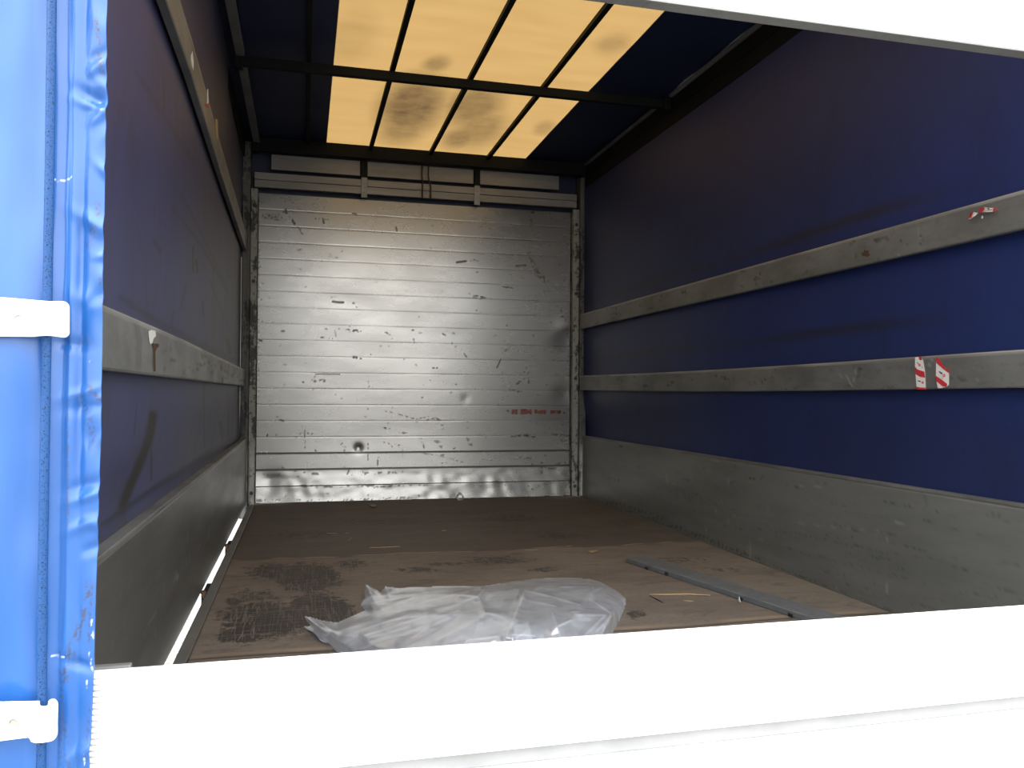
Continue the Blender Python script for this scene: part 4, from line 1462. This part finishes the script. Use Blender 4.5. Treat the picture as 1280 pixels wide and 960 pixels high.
creases = [((598, 745), (605, 737), 7, .022), ((572, 745), (588, 738), 6, .018), ((588, 738), (602, 737), 5, .016), ((572, 744), (598, 746), 5, .020), ((598, 746), (606, 766), 6, .014), ((606, 766), (628, 770), 6, .018),
           ((655, 742), (633, 795), 7, .020), ((655, 738), (690, 746), 6, .018), ((690, 746), (725, 756), 6, .015), ((650, 750), (655, 740), 5, .018), ((655, 750), (695, 758), 7, .012), ((625, 771), (650, 781), 7, .016),
           ((718, 768), (757, 769), 6, .018), ((757, 769), (730, 795), 7, .018), ((764, 768), (752, 793), 6, .018), ((742, 752), (764, 767), 7, .014), ((700, 734), (742, 733), 5, .010), ((742, 733), (738, 745), 5, .012), ((678, 732), (665, 740), 5, .010),
           ((725, 765), (714, 765), 5, .012), ((690, 786), (715, 775), 7, .015), ((583, 800), (625, 795), 8, .018), ((640, 793), (670, 795), 8, .018),
           ((455, 795), (540, 768), 6, .012), ((540, 768), (598, 745), 7, .012), ((430, 795), (520, 765), 5, .010), ((500, 805), (560, 770), 6, .012), ((520, 782), (575, 762), 6, .012), ((460, 799), (600, 760), 6, .010), ((420, 790), (470, 775), 5, .010),
           ((400, 778), (420, 792), 6, .012), ((458, 732), (476, 745), 5, .016), ((472, 746), (520, 741), 6, .014), ((481, 734), (497, 736), 4, .014), ((456, 756), (500, 747), 7, .010), ((520, 755), (600, 735), 8, .014), ((385, 772), (405, 790), 5, .012), ((545, 800), (600, 776), 7, .012), ((735, 742), (752, 735), 6, .010), ((700, 795), (690, 765), 8, .012), ((745, 790), (760, 775), 6, .012)]
nu, nv_ = 300, 110
U_, V_ = np.meshgrid(np.linspace(378, 785, nu), np.linspace(721, 848, nv_), indexing='ij')
Q = np.stack([U_.ravel(), V_.ravel()], -1)
sdist = inside_dist(Q, sil)
dome = 1 - np.exp(-np.clip(sdist, 0, 200) / 22.0)
body = 0.016 + 0.055 * dome + 0.045 * np.exp(-((Q[:, 0] - 660) / 110) ** 2 - ((Q[:, 1] - 785) / 34) ** 2) + 0.030 * np.exp(-((Q[:, 0] - 560) / 80) ** 2 - ((Q[:, 1] - 800) / 30) ** 2)
hgt = body * np.clip(sdist / 10.0, 0, 1) ** 0.6
cr_ = np.zeros(len(Q))
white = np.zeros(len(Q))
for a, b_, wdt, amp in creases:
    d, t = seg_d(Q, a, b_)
    white = np.maximum(white, np.clip(1 - d / (0.8 + 1.5 * np.sin(t * math.pi)), 0, 1) * min(1.0, (amp / 0.016) ** 1.5) * np.clip(0.7 + 0.5 * snoise(Q[:, 0] / 9, Q[:, 1] / 9, 74, 8, 0.6, 1.5), 0, 1))  # milky crease lines, with the ridge glints painted in
    cr_ += 0.60 * amp * np.clip(1 - d / (wdt * 1.25), 0, 1) * (0.65 + 0.35 * np.sin(t * math.pi))
fac = np.abs(snoise(Q[:, 0] / 26, Q[:, 1] / 14, 71, 8, 0.6, 1.6)) * -0.010 + np.abs(snoise(Q[:, 0] / 11 + Q[:, 1] / 17, Q[:, 1] / 7, 72, 8, 0.5, 1.5)) * -0.0025
left = np.clip((640 - Q[:, 0]) / 160, 0, 1)
diag = np.abs(np.sin((Q[:, 1] + Q[:, 0] * 0.33) / 7.5 + 0.8 * np.sin(Q[:, 0] / 60))) * -0.010 * left
lift = np.clip(sdist / 9.0, 0, 1)
hgt = np.maximum(0.003, hgt + (cr_ + fac + diag + 0.010) * lift)
# tips stand up a little
for cx_, cy_, r_, h_ in [(457, 731, 12, 0.05), (381, 770, 16, 0.035), (481, 734, 9, 0.03)]:
    hgt += h_ * np.exp(-((Q[:, 0] - cx_) ** 2 + (Q[:, 1] - cy_) ** 2) / r_ ** 2)
ok = (sdist > -0.6).reshape(nu, nv_)
V3 = np.array([onz(x, y, h) for (x, y), h in zip(Q, hgt)])
idx = np.arange(nu * nv_).reshape(nu, nv_)
cell = ok[:-1, :-1] & ok[1:, :-1] & ok[1:, 1:] & ok[:-1, 1:]
q4 = np.stack([idx[:-1, :-1], idx[:-1, 1:], idx[1:, 1:], idx[1:, :-1]], -1)[cell]
used = np.unique(q4)
remap = -np.ones(nu * nv_, int)
remap[used] = np.arange(len(used))
me = bpy.data.meshes.new('top_film')
me.from_pydata(V3[used].tolist(), [], [tuple(int(remap[i]) for i in f) for f in q4])
me.polygons.foreach_set('use_smooth', [True] * len(me.polygons))
pb = empty('plastic_bag', (0.95, 2.5, 0), 'crumpled clear plastic bag lying on the floor behind the tailboard', 'plastic bag')
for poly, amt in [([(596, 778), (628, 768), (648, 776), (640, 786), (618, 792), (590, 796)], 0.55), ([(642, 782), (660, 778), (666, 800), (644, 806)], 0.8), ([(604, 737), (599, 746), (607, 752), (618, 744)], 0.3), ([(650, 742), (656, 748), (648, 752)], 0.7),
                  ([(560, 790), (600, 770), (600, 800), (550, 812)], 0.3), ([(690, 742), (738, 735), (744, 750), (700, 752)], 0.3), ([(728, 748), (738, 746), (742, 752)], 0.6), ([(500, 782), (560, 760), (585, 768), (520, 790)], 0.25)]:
    white = np.maximum(white, amt * np.clip(inside_dist(Q, np.array(poly, float)) / 4.0 + 0.4, 0, 1))  # highlight patches painted as whiter film
at = me.attributes.new('crease', 'FLOAT', 'POINT')  # crease whitening together with the painted glints and highlight patches
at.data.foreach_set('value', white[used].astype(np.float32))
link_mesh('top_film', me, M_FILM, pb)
# lower layer of the bag lying almost flat on the floor
h2 = 0.0025 + 0.35 * np.maximum(0, hgt - 0.02) * np.clip(0.5 + 0.5 * snoise(Q[:, 0] / 20, Q[:, 1] / 10, 73, 8, 0.5, 1.5), 0, 1)
V2 = np.array([(v[0], v[1], min(h, v[2] * 0.6)) for v, h in zip(V3, h2)])
q5 = q4
me = bpy.data.meshes.new('bottom_film')
me.from_pydata(V2[used].tolist(), [], [tuple(int(remap[i]) for i in f) for f in q5])
me.polygons.foreach_set('use_smooth', [True] * len(me.polygons))
link_mesh('bottom_film', me, M_FILM, pb)
